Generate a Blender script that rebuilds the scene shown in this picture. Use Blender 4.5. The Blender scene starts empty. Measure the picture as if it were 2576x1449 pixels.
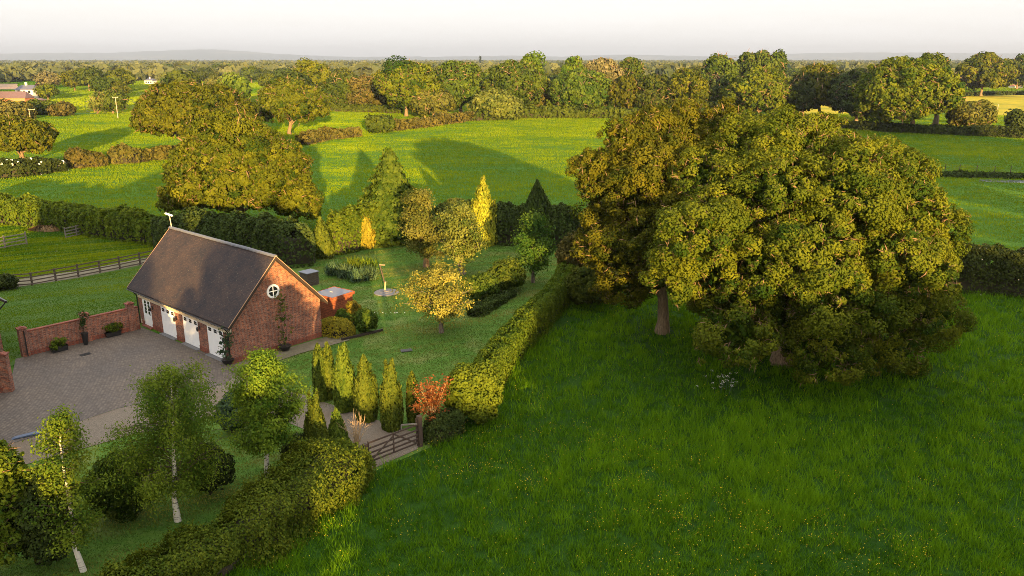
import bpy, math
import numpy as np
from mathutils import Vector, Matrix
R = math.radians
S = bpy.context.scene
COL = S.collection
rs = np.random.RandomState

# ------------------------------------------------------------------ survey: photo pixel <-> ground
PW, PH, FPX, HOR, CH = 2575., 1449., 2000., 148., 20.0
PITCH = math.atan((PH / 2 - HOR) / FPX)
CP, SP = math.cos(PITCH), math.sin(PITCH)
def ray(x, y):
    u, v = (x - PW / 2) / FPX, (PH / 2 - y) / FPX
    return u, CP + v * SP, -SP + v * CP
def G(x, y, z=0.0):
    d = ray(x, y); t = (z - CH) / d[2]
    return d[0] * t, d[1] * t
def HT(x, y, Y):                       # height of the ray through a pixel at distance Y
    d = ray(x, y); return CH + d[2] * Y / d[1]
def XA(x, y, Y):
    d = ray(x, y); return d[0] * Y / d[1]
def dep(Y, z=0.0): return Y * CP - (z - CH) * SP
def mpp(Y, z=0.0): return dep(Y, z) / FPX

# ------------------------------------------------------------------ object helpers
def tag(o, label=None, cat=None, group=None, kind=None):
    if label: o['label'] = label
    if cat: o['category'] = cat
    if group: o['group'] = group
    if kind: o['kind'] = kind
    return o
def empty(name, loc, rz=0.0, **k):
    o = bpy.data.objects.new(name, None); COL.objects.link(o)
    o.location = loc; o.rotation_euler = (0, 0, rz); o.empty_display_size = .3
    return tag(o, **k)
def add(name, me, parent=None, loc=(0, 0, 0), rz=0.0, **k):
    o = bpy.data.objects.new(name, me); COL.objects.link(o)
    o.location = loc; o.rotation_euler = (0, 0, rz)
    if parent: o.parent = parent
    return tag(o, **k)
def copy_tree(o, parent=None):
    c = o.copy(); COL.objects.link(c)
    if parent: c.parent = parent
    for ch in list(o.children): copy_tree(ch, c)
    return c
def mesh_np(name, V, F, mats, mi=None, tint=None, smooth=False):
    me = bpy.data.meshes.new(name)
    V = np.ascontiguousarray(V, np.float32); F = np.ascontiguousarray(F, np.int32); k = F.shape[1]
    me.vertices.add(len(V)); me.vertices.foreach_set('co', V.ravel())
    me.loops.add(F.size); me.loops.foreach_set('vertex_index', F.ravel())
    me.polygons.add(len(F)); me.polygons.foreach_set('loop_start', np.arange(0, F.size, k, dtype=np.int32))
    for m in mats: me.materials.append(m)
    if mi is not None: me.polygons.foreach_set('material_index', np.ascontiguousarray(mi, np.int32))
    if tint is not None:
        a = me.attributes.new('tint', 'FLOAT', 'FACE'); a.data.foreach_set('value', np.ascontiguousarray(tint, np.float32))
    if smooth: me.polygons.foreach_set('use_smooth', np.ones(len(F), bool))
    me.update(calc_edges=True)
    return me
class Q:                               # quad collector for foliage, bark and sticks
    def __init__(s): s.V, s.F, s.M, s.T, s.n = [], [], [], [], 0
    def add(s, V, F, mi=0, t=0.5):
        V = np.asarray(V, np.float32); F = np.asarray(F, np.int64)
        s.V.append(V); s.F.append(F + s.n); s.n += len(V)
        s.M.append(np.full(len(F), mi)); s.T.append(np.broadcast_to(np.asarray(t, np.float32), (len(F),)))
    def mesh(s, name, mats, smooth=False):
        return mesh_np(name, np.concatenate(s.V), np.concatenate(s.F), mats, np.concatenate(s.M), np.concatenate(s.T), smooth)
class H:                               # hard-surface collector
    def __init__(s): s.v, s.f, s.m = [], [], []
    def face(s, pts, mi=0):
        n = len(s.v); s.v += [tuple(p) for p in pts]; s.f.append(tuple(range(n, n + len(pts)))); s.m.append(mi)
    def box(s, x0, x1, y0, y1, z0, z1, mi=0, mat=None):
        c = [Vector(p) for p in ((x0,y0,z0),(x1,y0,z0),(x1,y1,z0),(x0,y1,z0),(x0,y0,z1),(x1,y0,z1),(x1,y1,z1),(x0,y1,z1))]
        if mat is not None: c = [mat @ p for p in c]
        n = len(s.v); s.v += [tuple(p) for p in c]
        for q in ((3,2,1,0),(4,5,6,7),(0,1,5,4),(1,2,6,5),(2,3,7,6),(3,0,4,7)):
            s.f.append(tuple(n + i for i in q)); s.m.append(mi)
        return s
    def bar(s, a, b, w, h, mi=0):
        a, b = Vector(a), Vector(b); d = b - a; L = d.length
        M = Matrix.Translation(a) @ d.to_track_quat('X', 'Z').to_matrix().to_4x4()
        return s.box(0, L, -w / 2, w / 2, -h / 2, h / 2, mi, M)
    def prism(s, poly, ax, a0, a1, mi=0):   # poly of 2D points swept along axis ax (0: x, 1: y, 2: z)
        def P(p, a): return (a, p[0], p[1]) if ax == 0 else (p[0], a, p[1]) if ax == 1 else (p[0], p[1], a)
        n = len(s.v); k = len(poly)
        s.v += [P(p, a0) for p in poly] + [P(p, a1) for p in poly]
        s.f.append(tuple(range(n + k - 1, n - 1, -1))); s.f.append(tuple(range(n + k, n + 2 * k))); s.m += [mi, mi]
        for i in range(k):
            j = (i + 1) % k; s.f.append((n + i, n + j, n + k + j, n + k + i)); s.m.append(mi)
        return s
    def lathe(s, prof, n=16, mi=0, c=(0, 0, 0)):
        b = len(s.v)
        for r, z in prof:
            for i in range(n):
                a = 2 * math.pi * i / n; s.v.append((c[0] + r * math.cos(a), c[1] + r * math.sin(a), c[2] + z))
        for k in range(len(prof) - 1):
            for i in range(n):
                j = (i + 1) % n; s.f.append((b + k*n + i, b + k*n + j, b + (k+1)*n + j, b + (k+1)*n + i)); s.m.append(mi)
        for ring, rev in ((0, 1), (len(prof) - 1, 0)):
            q = [b + ring*n + i for i in range(n)]; s.f.append(tuple(reversed(q) if rev else q)); s.m.append(mi)
        return s
    def mesh(s, name, mats, uv=True):
        me = bpy.data.meshes.new(name); me.from_pydata(s.v, [], s.f)
        import bmesh
        b = bmesh.new(); b.from_mesh(me); bmesh.ops.recalc_face_normals(b, faces=b.faces); b.to_mesh(me); b.free()
        for m in (mats if isinstance(mats, (list, tuple)) else [mats]): me.materials.append(m)
        me.polygons.foreach_set('material_index', s.m)
        if uv:
            L = me.uv_layers.new(name='UVMap')
            for p in me.polygons:
                n = p.normal
                if abs(n.z) > .95: t, w = Vector((1, 0, 0)), Vector((0, 1, 0))
                else: t = Vector((-n.y, n.x, 0)).normalized(); w = n.cross(t)
                for li in p.loop_indices:
                    q = me.vertices[me.loops[li].vertex_index].co; L.data[li].uv = (q.dot(t), q.dot(w))
        me.update(); return me
    def build(s, name, mats, parent=None, loc=(0, 0, 0), rz=0.0, bevel=0, **k):
        o = add(name, s.mesh(name, mats), parent, loc, rz, **k)
        if bevel:
            m = o.modifiers.new('bevel', 'BEVEL'); m.width = bevel; m.segments = 2; m.limit_method = 'ANGLE'
        return o

# ------------------------------------------------------------------ materials
def nt(name):
    m = bpy.data.materials.new(name); m.use_nodes = True
    t = m.node_tree; t.nodes.clear(); out = t.nodes.new('ShaderNodeOutputMaterial')
    return m, t, out
def N(t, kind, **k):
    n = t.nodes.new('ShaderNode' + kind)
    for a, v in k.items(): setattr(n, a, v)
    return n
def L(t, a, b): t.links.new(a, b)
def mixc(t, fac, a, b, mode='MIX'):
    n = N(t, 'Mix', data_type='RGBA', blend_type=mode)
    for s, v in ((0, fac), (6, a), (7, b)):
        if hasattr(v, 'is_linked') or hasattr(v, 'links'): L(t, v, n.inputs[s])
        else: n.inputs[s].default_value = v if s == 0 else (*v, 1)
    return n.outputs[2]
def noise(t, scale, detail=4, rough=.6, vec=None, dist=0):
    n = N(t, 'TexNoise'); n.inputs['Scale'].default_value = scale; n.inputs['Detail'].default_value = detail
    n.inputs['Roughness'].default_value = rough; n.inputs['Distortion'].default_value = dist
    if vec is not None: L(t, vec, n.inputs['Vector'])
    return n.outputs['Fac']
def ramp(t, fac, lo, hi):
    n = N(t, 'MapRange'); n.inputs[1].default_value = lo; n.inputs[2].default_value = hi
    L(t, fac, n.inputs[0]); return n.outputs[0]
def pos(t, scale=(1, 1, 1), rz=0, obj=False):
    if obj: src = N(t, 'TexCoord').outputs['Object']
    else: src = N(t, 'NewGeometry').outputs['Position']
    m = N(t, 'Mapping'); m.inputs['Scale'].default_value = scale; m.inputs['Rotation'].default_value = (0, 0, rz)
    L(t, src, m.inputs['Vector']); return m.outputs[0]
def bump(t, h, strength, dist=.1):
    b = N(t, 'Bump'); b.inputs['Strength'].default_value = strength; b.inputs['Distance'].default_value = dist
    L(t, h, b.inputs['Height']); return b.outputs[0]
def princ(t, out, col, rough=.8, spec=.3, nrm=None, metal=0):
    p = N(t, 'BsdfPrincipled')
    if hasattr(col, 'links'): L(t, col, p.inputs['Base Color'])
    else: p.inputs['Base Color'].default_value = (*col, 1)
    p.inputs['Roughness'].default_value = rough; p.inputs['Specular IOR Level'].default_value = spec
    p.inputs['Metallic'].default_value = metal
    if nrm is not None: L(t, nrm, p.inputs['Normal'])
    L(t, p.outputs[0], out.inputs[0]); return p
def plain(name, col, rough=.7, var=.25, scale=8, spec=.3, bmp=.2, metal=0):
    m, t, out = nt(name); v = pos(t, obj=True); f = noise(t, scale, 5, .65, v)
    c = mixc(t, f, tuple(x * (1 - var) for x in col), tuple(min(1, x * (1 + var)) for x in col))
    princ(t, out, c, rough, spec, bump(t, f, bmp, .02), metal); return m
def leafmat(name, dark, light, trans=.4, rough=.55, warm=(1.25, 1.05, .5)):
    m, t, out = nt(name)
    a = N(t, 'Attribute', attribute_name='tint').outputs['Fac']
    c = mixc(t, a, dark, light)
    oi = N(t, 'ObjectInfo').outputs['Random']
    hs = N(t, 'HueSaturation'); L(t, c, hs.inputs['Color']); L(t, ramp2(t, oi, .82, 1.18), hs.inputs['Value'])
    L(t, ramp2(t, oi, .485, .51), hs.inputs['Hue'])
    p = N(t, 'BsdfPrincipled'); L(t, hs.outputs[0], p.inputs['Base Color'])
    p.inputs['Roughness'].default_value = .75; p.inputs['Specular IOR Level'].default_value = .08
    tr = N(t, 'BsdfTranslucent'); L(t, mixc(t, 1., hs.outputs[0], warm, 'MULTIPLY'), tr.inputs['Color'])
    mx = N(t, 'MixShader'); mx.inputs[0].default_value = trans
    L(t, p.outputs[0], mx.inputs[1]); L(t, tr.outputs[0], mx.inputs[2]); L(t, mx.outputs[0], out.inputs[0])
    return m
def ramp2(t, fac, a, b):
    n = N(t, 'MapRange'); n.inputs[3].default_value = a; n.inputs[4].default_value = b
    L(t, fac, n.inputs[0]); return n.outputs[0]
def grassmat(name, a, b, c, s1=.05, s2=.6, streak=(1, 1, 1), rz=0, bmp=1.0, bd=.25, fine=6.0, thr=(.45, .75)):
    m, t, out = nt(name); v = pos(t, streak, rz); v0 = pos(t)
    n1 = noise(t, s1, 4, .6, v0); n2 = noise(t, s2, 5, .7, v); n3 = noise(t, fine, 4, .7, v)
    col = mixc(t, ramp(t, n2, .3, .7), a, b); col = mixc(t, ramp(t, n1, *thr), col, c)
    mm = N(t, 'Math', operation='ADD'); L(t, n2, mm.inputs[0]); L(t, n3, mm.inputs[1])
    princ(t, out, col, .9, .1, bump(t, mm.outputs[0], bmp, bd)); return m
def brickmat(name, c1, c2, mortar, bw=.225, bh=.075, ms=.012, bmp=.5):
    m, t, out = nt(name); uv = N(t, 'TexCoord').outputs['UV']
    b = N(t, 'TexBrick'); L(t, uv, b.inputs['Vector'])
    b.inputs['Scale'].default_value = 1; b.inputs['Brick Width'].default_value = bw; b.inputs['Row Height'].default_value = bh
    b.inputs['Mortar Size'].default_value = ms; b.inputs['Mortar Smooth'].default_value = .3; b.inputs['Bias'].default_value = 0
    b.inputs['Color1'].default_value = (*c1, 1); b.inputs['Color2'].default_value = (*c2, 1); b.inputs['Mortar'].default_value = (*mortar, 1)
    n = noise(t, 1.3, 5, .65, uv); n2 = noise(t, 9, 3, .6, uv)
    col = mixc(t, 1., b.outputs['Color'], mixc(t, ramp(t, n, .3, .7), (.62, .62, .66), (1.25, 1.2, 1.15)), 'MULTIPLY')
    col = mixc(t, 1., col, mixc(t, ramp(t, n2, .25, .75), (.5, .5, .52), (1.5, 1.45, 1.4)), 'MULTIPLY')
    princ(t, out, col, .85, .2, bump(t, b.outputs['Fac'], -bmp, .02)); return m
def roofmat():
    m, t, out = nt('clay_tile'); uv = N(t, 'TexCoord').outputs['UV']
    b = N(t, 'TexBrick'); L(t, uv, b.inputs['Vector']); b.inputs['Scale'].default_value = 1
    b.inputs['Brick Width'].default_value = .17; b.inputs['Row Height'].default_value = .11
    b.inputs['Mortar Size'].default_value = .008; b.inputs['Mortar Smooth'].default_value = .2
    b.inputs['Color1'].default_value = (.022, .021, .026, 1); b.inputs['Color2'].default_value = (.041, .031, .031, 1)
    b.inputs['Mortar'].default_value = (.02, .017, .018, 1)
    n = noise(t, .55, 6, .7, uv); n2 = noise(t, 6, 4, .7, uv); n3 = noise(t, 13, 2, .5, uv)
    col = mixc(t, 1., b.outputs['Color'], mixc(t, ramp(t, n, .35, .65), (.62, .66, .76), (1.5, 1.25, 1.05)), 'MULTIPLY')
    col = mixc(t, 1., col, mixc(t, n2, (.55, .55, .55), (1.45, 1.4, 1.35)), 'MULTIPLY')
    col = mixc(t, ramp(t, n3, .66, .72), col, (.17, .15, .115))
    w = N(t, 'TexWave', wave_profile='SAW'); w.bands_direction = 'Y'; w.inputs['Scale'].default_value = 1 / .11 / 2 / math.pi * math.pi * .999
    L(t, uv, w.inputs['Vector'])
    mm = N(t, 'Math', operation='MULTIPLY_ADD'); L(t, b.outputs['Fac'], mm.inputs[0]); mm.inputs[1].default_value = -.6; L(t, n2, mm.inputs[2])
    princ(t, out, col, .8, .25, bump(t, mm.outputs[0], .7, .03)); return m
def paver():
    m, t, out = nt('block_paving'); v = pos(t, (1, 1, 1), R(28))
    b = N(t, 'TexBrick'); L(t, v, b.inputs['Vector']); b.inputs['Scale'].default_value = 1
    b.inputs['Brick Width'].default_value = .24; b.inputs['Row Height'].default_value = .12; b.inputs['Mortar Size'].default_value = .010
    b.inputs['Color1'].default_value = (.082, .066, .053, 1); b.inputs['Color2'].default_value = (.128, .105, .086, 1); b.inputs['Mortar'].default_value = (.030, .028, .026, 1)
    n = noise(t, .22, 5, .65, v); n2 = noise(t, 3, 4, .7, v)
    col = mixc(t, 1., b.outputs['Color'], mixc(t, ramp(t, n, .3, .7), (.78, .8, .86), (1.2, 1.14, 1.05)), 'MULTIPLY')
    col = mixc(t, 1., col, mixc(t, n2, (.7, .7, .7), (1.3, 1.3, 1.3)), 'MULTIPLY')
    princ(t, out, col, .75, .35, bump(t, b.outputs['Fac'], -.4, .02)); return m
def gravelmat():
    m, t, out = nt('gravel'); v = pos(t)
    n = noise(t, 22, 3, .8, v); n1 = noise(t, .5, 4, .6, v)
    col = mixc(t, ramp(t, n, .3, .7), (.08, .068, .054), (.25, .21, .165)); col = mixc(t, ramp(t, n1, .45, .7), col, (.16, .125, .09))
    princ(t, out, col, .95, .1, bump(t, n, .8, .04)); return m
def barkmat(name, a, b, scale=(6, 6, 1.2)):
    m, t, out = nt(name); v = pos(t, scale, obj=True); n = noise(t, 1.6, 5, .7, v)
    princ(t, out, mixc(t, ramp(t, n, .35, .65), a, b), .9, .1, bump(t, n, .8, .05)); return m
def birchmat():
    m, t, out = nt('birch_bark'); v = pos(t, (1.2, 1.2, 7), obj=True); n = noise(t, 1.7, 4, .6, v)
    princ(t, out, mixc(t, ramp(t, n, .56, .62), (.62, .58, .50), (.07, .06, .05)), .7, .2, bump(t, n, .3, .02)); return m

M = {}
M['oak_leaf'] = leafmat('oak_leaf', (.024, .053, .005), (.136, .152, .010), .35)
M['oak_red'] = leafmat('oak_bronze_leaf', (.028, .055, .005), (.152, .160, .011), .35)
M['far_leaf'] = leafmat('hedgerow_leaf', (.024, .052, .008), (.092, .125, .014), .3)
M['bright_leaf'] = leafmat('bright_leaf', (.032, .075, .010), (.120, .170, .020), .4)
M['hazed_leaf'] = leafmat('hazed_far_wood_leaf', (.045, .065, .026), (.135, .145, .055), .25)  # distance haze is put into this paler, greyer leaf colour
M['lime_leaf'] = leafmat('lime_leaf', (.05, .12, .010), (.17, .24, .020), .4)
M['dull_leaf'] = leafmat('pale_blossom_leaf', (.075, .080, .030), (.23, .21, .10), .3)
M['copper_leaf'] = leafmat('copper_leaf', (.018, .010, .014), (.05, .022, .028), .2)
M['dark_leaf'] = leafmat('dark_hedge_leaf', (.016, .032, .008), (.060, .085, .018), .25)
M['hedge_leaf'] = leafmat('clipped_hedge_leaf', (.034, .075, .007), (.130, .175, .014), .35)
M['gold_hedge'] = leafmat('golden_privet_leaf', (.13, .13, .015), (.36, .30, .03), .4)
M['birch_leaf'] = leafmat('birch_leaf', (.045, .100, .010), (.175, .24, .022), .45)
M['pear_leaf'] = leafmat('pear_leaf', (.05, .085, .014), (.20, .215, .045), .4)
M['apple_leaf'] = leafmat('apple_leaf', (.085, .10, .018), (.30, .265, .055), .4)
M['conifer'] = leafmat('conifer_green', (.030, .062, .008), (.12, .155, .016), .25)
M['dark_conifer'] = leafmat('conifer_dark', (.016, .034, .008), (.055, .085, .014), .2)
M['gold_conifer'] = leafmat('conifer_gold', (.085, .115, .010), (.31, .29, .024), .25)
M['acer'] = leafmat('acer_red_leaf', (.11, .030, .012), (.36, .13, .035), .4, warm=(1.2, .8, .6))
M['reddish'] = leafmat('bronze_hedge_leaf', (.045, .060, .013), (.165, .145, .032), .3)
M['iris'] = leafmat('iris_blade', (.030, .060, .035), (.085, .14, .060), .3)
M['grass_blade'] = leafmat('meadow_blade', (.021, .094, .003), (.128, .275, .006), .45)
M['pasture_blade'] = leafmat('pasture_blade', (.034, .130, .004), (.23, .33, .006), .5)
M['lawn_blade'] = leafmat('lawn_blade', (.036, .100, .010), (.200, .215, .058), .4)
M['petal_yellow'] = leafmat('buttercup_petal', (.55, .36, .02), (.75, .52, .03), .2)
M['petal_white'] = leafmat('white_umbel', (.55, .55, .48), (.8, .8, .72), .2)
M['twig'] = plain('dark_twig_and_core', (.035, .032, .020), .95)
M['bark'] = barkmat('oak_bark', (.10, .070, .045), (.26, .19, .12))
M['grey_bark'] = barkmat('grey_bark', (.08, .065, .055), (.20, .165, .135))
M['lit_twig'] = plain('sunlit_oak_twig', (.17, .105, .06), .9); M['birch'] = birchmat(); M['branch'] = plain('brown_branch', (.085, .062, .042), .9)
M['brick'] = brickmat('red_brick', (.33, .115, .062), (.115, .046, .038), (.22, .18, .15))
M['brick_plinth'] = brickmat('plinth_brick', (.24, .060, .032), (.18, .05, .03), (.14, .10, .085))
M['tile'] = roofmat()
M['ridge'] = plain('ridge_tile', (.10, .105, .12), .6, .35, 5)
M['white'] = plain('white_paint', (.78, .79, .80), .45, .03, 3, .4, .03)
M['cream'] = plain('cream_timber', (.55, .46, .33), .8, .2, 6)
M['black'] = plain('black_metal', (.012, .012, .013), .4, .2, 6, .5, .05)
M['blackwood'] = plain('dark_stained_wood', (.03, .022, .018), .6, .3, 6)
M['verge'] = plain('sunlit_verge_mortar', (.36, .22, .14), .85, .25, 6)  # mortar strip, with the low sun's orange put into its colour
M['glass'] = plain('window_glass', (.015, .018, .02), .08, .1, 1, .6, 0)
M['grey_stone'] = plain('grey_stone', (.13, .13, .135), .85, .25, 3)
M['felt'] = plain('grey_roof_felt', (.16, .17, .20), .8, .2, 3)
M['cedar'] = brickmat('cedar_board', (.26, .085, .038), (.20, .06, .03), (.05, .02, .015), 3.0, .14, .012)
M['pale_wood'] = plain('pale_timber', (.38, .27, .15), .8, .25, 4)
M['fence_wood'] = plain('weathered_rail', (.075, .058, .044), .9, .35, 6)
M['grey_wood'] = plain('grey_rail', (.15, .135, .115), .9, .3, 6)
M['soil'] = plain('dark_soil', (.028, .022, .016), .95, .4, 9)
M['straw'] = plain('dead_bracken', (.20, .135, .07), .95, .4, 14, .1, .6)
M['gate_wood'] = plain('gate_timber', (.055, .038, .030), .85, .35, 8)
M['pole_wood'] = plain('pole_timber', (.33, .27, .20), .85, .2, 4)
M['slate'] = plain('blue_slate', (.085, .085, .11), .6, .25, 3)
M['red_tile'] = plain('purple_tile', (.12, .075, .075), .7, .25, 3)
M['render_white'] = plain('white_render', (.72, .68, .56), .8, .05, 2)
M['far_brick'] = plain('far_brick', (.40, .16, .08), .85, .2, 3)
M['blue'] = plain('blue_grey_metal', (.06, .09, .15), .45, .2, 4)
M['paver'] = paver(); M['gravel'] = gravelmat()
M['water'] = plain('still_water', (.10, .11, .12), .12, .1, 1, .6, .03)
M['pasture'] = grassmat('pasture', (.025, .095, .007), (.085, .17, .012), (.045, .12, .010), .012, .35, (1, 1, 1), 0, 1., .4, 2.2)
M['meadow'] = grassmat('meadow_floor', (.012, .045, .003), (.030, .085, .005), (.018, .06, .004), .08, .8)
M['lawn'] = grassmat('mown_lawn', (.045, .115, .014), (.090, .160, .024), (.165, .185, .055), .30, .9, (.30, 1.6, 1), R(28), .6, .10, 7., (.50, .72))
M['left_lawn'] = grassmat('left_lawn', (.035, .080, .012), (.062, .112, .018), (.075, .115, .026), .2, .8, (.25, 1.5, 1), R(-10), .5, .08, 7.)
M['paddock'] = grassmat('paddock_grass', (.050, .13, .014), (.11, .185, .026), (.17, .19, .055), .28, .9, (.5, 1.3, 1), R(-8), .8, .12, 6., (.48, .7))
M['track'] = grassmat('dry_track', (.12, .105, .07), (.20, .175, .125), (.10, .10, .05), .4, 1.5, (1, 1, 1), 0, .6, .1, 8.)
M['hay'] = grassmat('hay_field', (.18, .17, .04), (.24, .22, .06), (.15, .17, .04), .01, .1, (1, 1, 1), 0, .4, .2, 1.)
M['buttercup'] = grassmat('buttercup_field', (.46, .33, .014), (.24, .24, .016), (.11, .17, .018), .016, .16, (1, 1, 1), 0, .6, .4, 1.2, (.55, .68))
M['plough'] = grassmat('bare_field', (.30, .20, .13), (.36, .25, .17), (.28, .2, .13), .01, .1)
M['hill'] = grassmat('hill_land', (.035, .055, .035), (.055, .075, .045), (.13, .13, .08), .0008, .002, (1, 1, 1), 0, .3, 2., .02, (.56, .62))
M['plain'] = grassmat('far_plain', (.040, .065, .014), (.075, .095, .022), (.16, .16, .045), .0035, .012, (1, 1, 1), 0, .4, .5, .4)

# ------------------------------------------------------------------ foliage generators
def unit(a): return a / np.maximum(np.linalg.norm(a, axis=-1, keepdims=True), 1e-9)
def rdir(n, r): return unit(r.normal(size=(n, 3)))
def vnoise(x, y, r, k=14, f=(.02, .2)):     # smooth pseudo noise, about -1..1
    o = np.zeros_like(x)
    for _ in range(k):
        fr = np.exp(r.uniform(np.log(f[0]), np.log(f[1]))); a = r.uniform(0, 2 * np.pi)
        o += np.sin((x * np.cos(a) + y * np.sin(a)) * fr * 2 * np.pi + r.uniform(0, 6.28))
    return o / np.sqrt(k / 2) / 1.6
def leaves(c, n, size, r, asp=.6, axis=None):
    m = len(c); n = unit(n)
    if axis is None: axis = rdir(m, r)
    t = unit(axis - (axis * n).sum(1, keepdims=True) * n); b = np.cross(n, t)
    s = (size * r.uniform(.7, 1.3, m))[:, None]
    V = np.empty((m, 4, 3), np.float32)
    bend = n * s * .25
    V[:, 0] = c - t * s - bend; V[:, 1] = c + b * s * asp + bend * .6; V[:, 2] = c + t * s - bend; V[:, 3] = c - b * s * asp + bend * .6
    return V.reshape(-1, 3), np.arange(4 * m).reshape(m, 4)
def lumps(r, rx, ry, rz, n, low=-.45, lr=(.34, .5)):
    i = np.arange(n) + .5
    z = 1 - (1 - low) * i / n; ph = i * 2.39996 + r.uniform(0, 6)
    q = np.sqrt(np.maximum(0, 1 - z * z)); d = np.stack([q * np.cos(ph), q * np.sin(ph), z], 1) + r.normal(0, .12, (n, 3))
    gm = (rx * ry * rz) ** (1 / 3); rad = gm * r.uniform(*lr, n)
    ext = np.array([rx, ry, rz]); k = np.maximum(.15, 1.0 - rad[:, None] / ext)
    c = unit(d) * ext * k * r.uniform(.80, 1.0, (n, 1))
    Rr = rad[:, None] * np.array([1.05, 1.05, .86]) * r.uniform(.9, 1.1, (n, 3))
    c = np.vstack([c, [[0, 0, 0]]]); Rr = np.vstack([Rr, ext[None] * .6])
    return c, Rr
def crown_leaves(q, c, Rr, n, leaf, r, cr0=None, A=None, cov=1.9, asp=.62, mi=0, fill=.08, low=-.75, droop=0., tv=.2, tm=.5, twigs=0.):
    w = (Rr[:, 0] * Rr[:, 1] + Rr[:, 0] * Rr[:, 2]); w = w / w.sum()
    if cr0 is None: cr0 = float(np.mean(Rr[:-1])) * .34
    if A is None: A = float((4 * np.pi * Rr.mean(1) ** 2).sum()) * .45
    cr0 = max(cr0, leaf * 1.8); nc = int(np.clip(cov * A / (np.pi * cr0 ** 2), 12, n / 6)); clump = max(5, int(n / nc))
    P, O = [], []; got = 0
    for _ in range(14):
        k = nc * 2; idx = r.choice(len(c), k, p=w); d = rdir(k, r)
        p = c[idx] + d * Rr[idx] * (r.uniform(.74, 1.13, (k, 1)) + .16 * (r.uniform(0, 1, (k, 1)) < .12))
        ok = d[:, 2] > low
        for j in range(len(c)):
            e = np.linalg.norm((p - c[j]) / Rr[j], axis=1); ok &= (e > .8) | (idx == j)
        P.append(p[ok]); O.append(unit(d / Rr[idx])[ok]); got += ok.sum()
        if got >= nc: break
    P, O = np.vstack(P)[:nc], np.vstack(O)[:nc]
    O = unit(O + .5 * unit(P - c.mean(0))); nc = len(P); CR = cr0 * np.exp(r.normal(-.05, .45, nc))
    ct = r.normal(tm, tv, nc)
    per = np.maximum(4, (clump * (CR / cr0) ** 2 * .9).astype(int)); i = np.repeat(np.arange(nc), per)
    u = rdir(len(i), r); f = (u * O[i]).sum(1, keepdims=True); u = np.where(f < -.25, u - 2 * f * O[i], u)
    rad = r.uniform(0, 1, (len(i), 1)) ** .3
    p = P[i] + u * rad * CR[i][:, None] * np.array([1, 1, .8]); p[:, 2] -= droop * r.uniform(0, 1, len(i)) * CR[i]
    nr = O[i] * .25 + u * .9 + np.array([0, 0, .2]) + r.normal(0, .38, (len(i), 3))
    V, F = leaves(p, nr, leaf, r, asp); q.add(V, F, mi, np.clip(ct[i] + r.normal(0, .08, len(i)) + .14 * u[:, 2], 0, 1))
    if twigs:
        k = int(n * twigs); j = r.randint(0, nc, k); d = unit(O[j] + .8 * rdir(k, r)); p = P[j] + rdir(k, r) * CR[j][:, None] * .8
        V, F = leaves(p, rdir(k, r), leaf * 3.2, r, .09, d); q.add(V, F, 1, .5)  # twig slivers in a lit orange brown, painted for sun glints
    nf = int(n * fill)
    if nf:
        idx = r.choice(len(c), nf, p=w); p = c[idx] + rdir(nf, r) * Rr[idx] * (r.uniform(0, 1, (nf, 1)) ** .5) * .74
        V, F = leaves(p, rdir(nf, r), leaf * 2.0, r, .8); q.add(V, F, mi, r.uniform(0, .3, nf))  # inner filler leaves, the crown's inner shade put into their dark tint
def tube(q, pts, rad, n=8, mi=1, r=None):
    pts = np.asarray(pts, float); k = len(pts); V = []
    for i in range(k):
        d = unit(pts[min(i + 1, k - 1)] - pts[max(i - 1, 0)]); a = np.cross(d, [0.31, .95, .1]); a = unit(a); b = np.cross(d, a)
        th = np.arange(n) / n * 2 * np.pi
        rr = rad[i] * (1 + (r.normal(0, .06, n) if r is not None else 0))
        V.append(pts[i] + (np.cos(th) * rr)[:, None] * a + (np.sin(th) * rr)[:, None] * b)
    V = np.vstack(V); F = [[i * n + j, i * n + (j + 1) % n, (i + 1) * n + (j + 1) % n, (i + 1) * n + j] for i in range(k - 1) for j in range(n)]
    q.add(V, F, mi, .5)
def limb(q, a, b, r0, r1, r, n=6, k=5, wob=.08, mi=1, sag=0.):
    a, b = np.asarray(a, float), np.asarray(b, float); t = np.linspace(0, 1, k)[:, None]
    p = a + (b - a) * t; Ln = np.linalg.norm(b - a)
    p[1:-1] += r.normal(0, wob * Ln, (k - 2, 3)) * .6; p[:, 2] += sag * Ln * np.sin(t[:, 0] * np.pi)
    tube(q, p, np.linspace(r0, r1, k), n, mi, r)
    return p
def trunk_mesh(name, mat, r, h0, top, c, Rr, rad, lean=(0, 0), nl=9, n=9, flare=1.5):
    q = Q(); off = np.array([lean[0], lean[1], 0.])
    p = [np.zeros(3) - [0, 0, .2], [0, 0, .35 * h0], off * .4 + [0, 0, h0 * .8], off * .75 + [0, 0, h0 + (top - h0) * .3], off + [0, 0, top]]
    p = np.array(p, float); p[1:-1, :2] += r.normal(0, rad * .3, (3, 2))
    tube(q, p, [rad * flare, rad * 1.02, rad * .9, rad * .6, rad * .22], n, 0, r)
    order = np.argsort(-Rr[:-1].prod(1)) if len(c) > 1 else [0]
    for j in list(order)[:nl]:
        s = p[2] + (p[3] - p[2]) * r.uniform(0, 1); e = c[j] * 1.02 + (s - c[j]) * .02
        m = limb(q, s, e, rad * .42, rad * .07, r, 6, 6, .07, 0, .06)
        for _ in range(2):
            e2 = e + rdir(1, r)[0] * Rr[j] * .85; limb(q, m[3], e2, rad * .13, rad * .03, r, 4, 4, .08, 0)
    return q.mesh(name, [mat], True)
SUBP = {}
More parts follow.
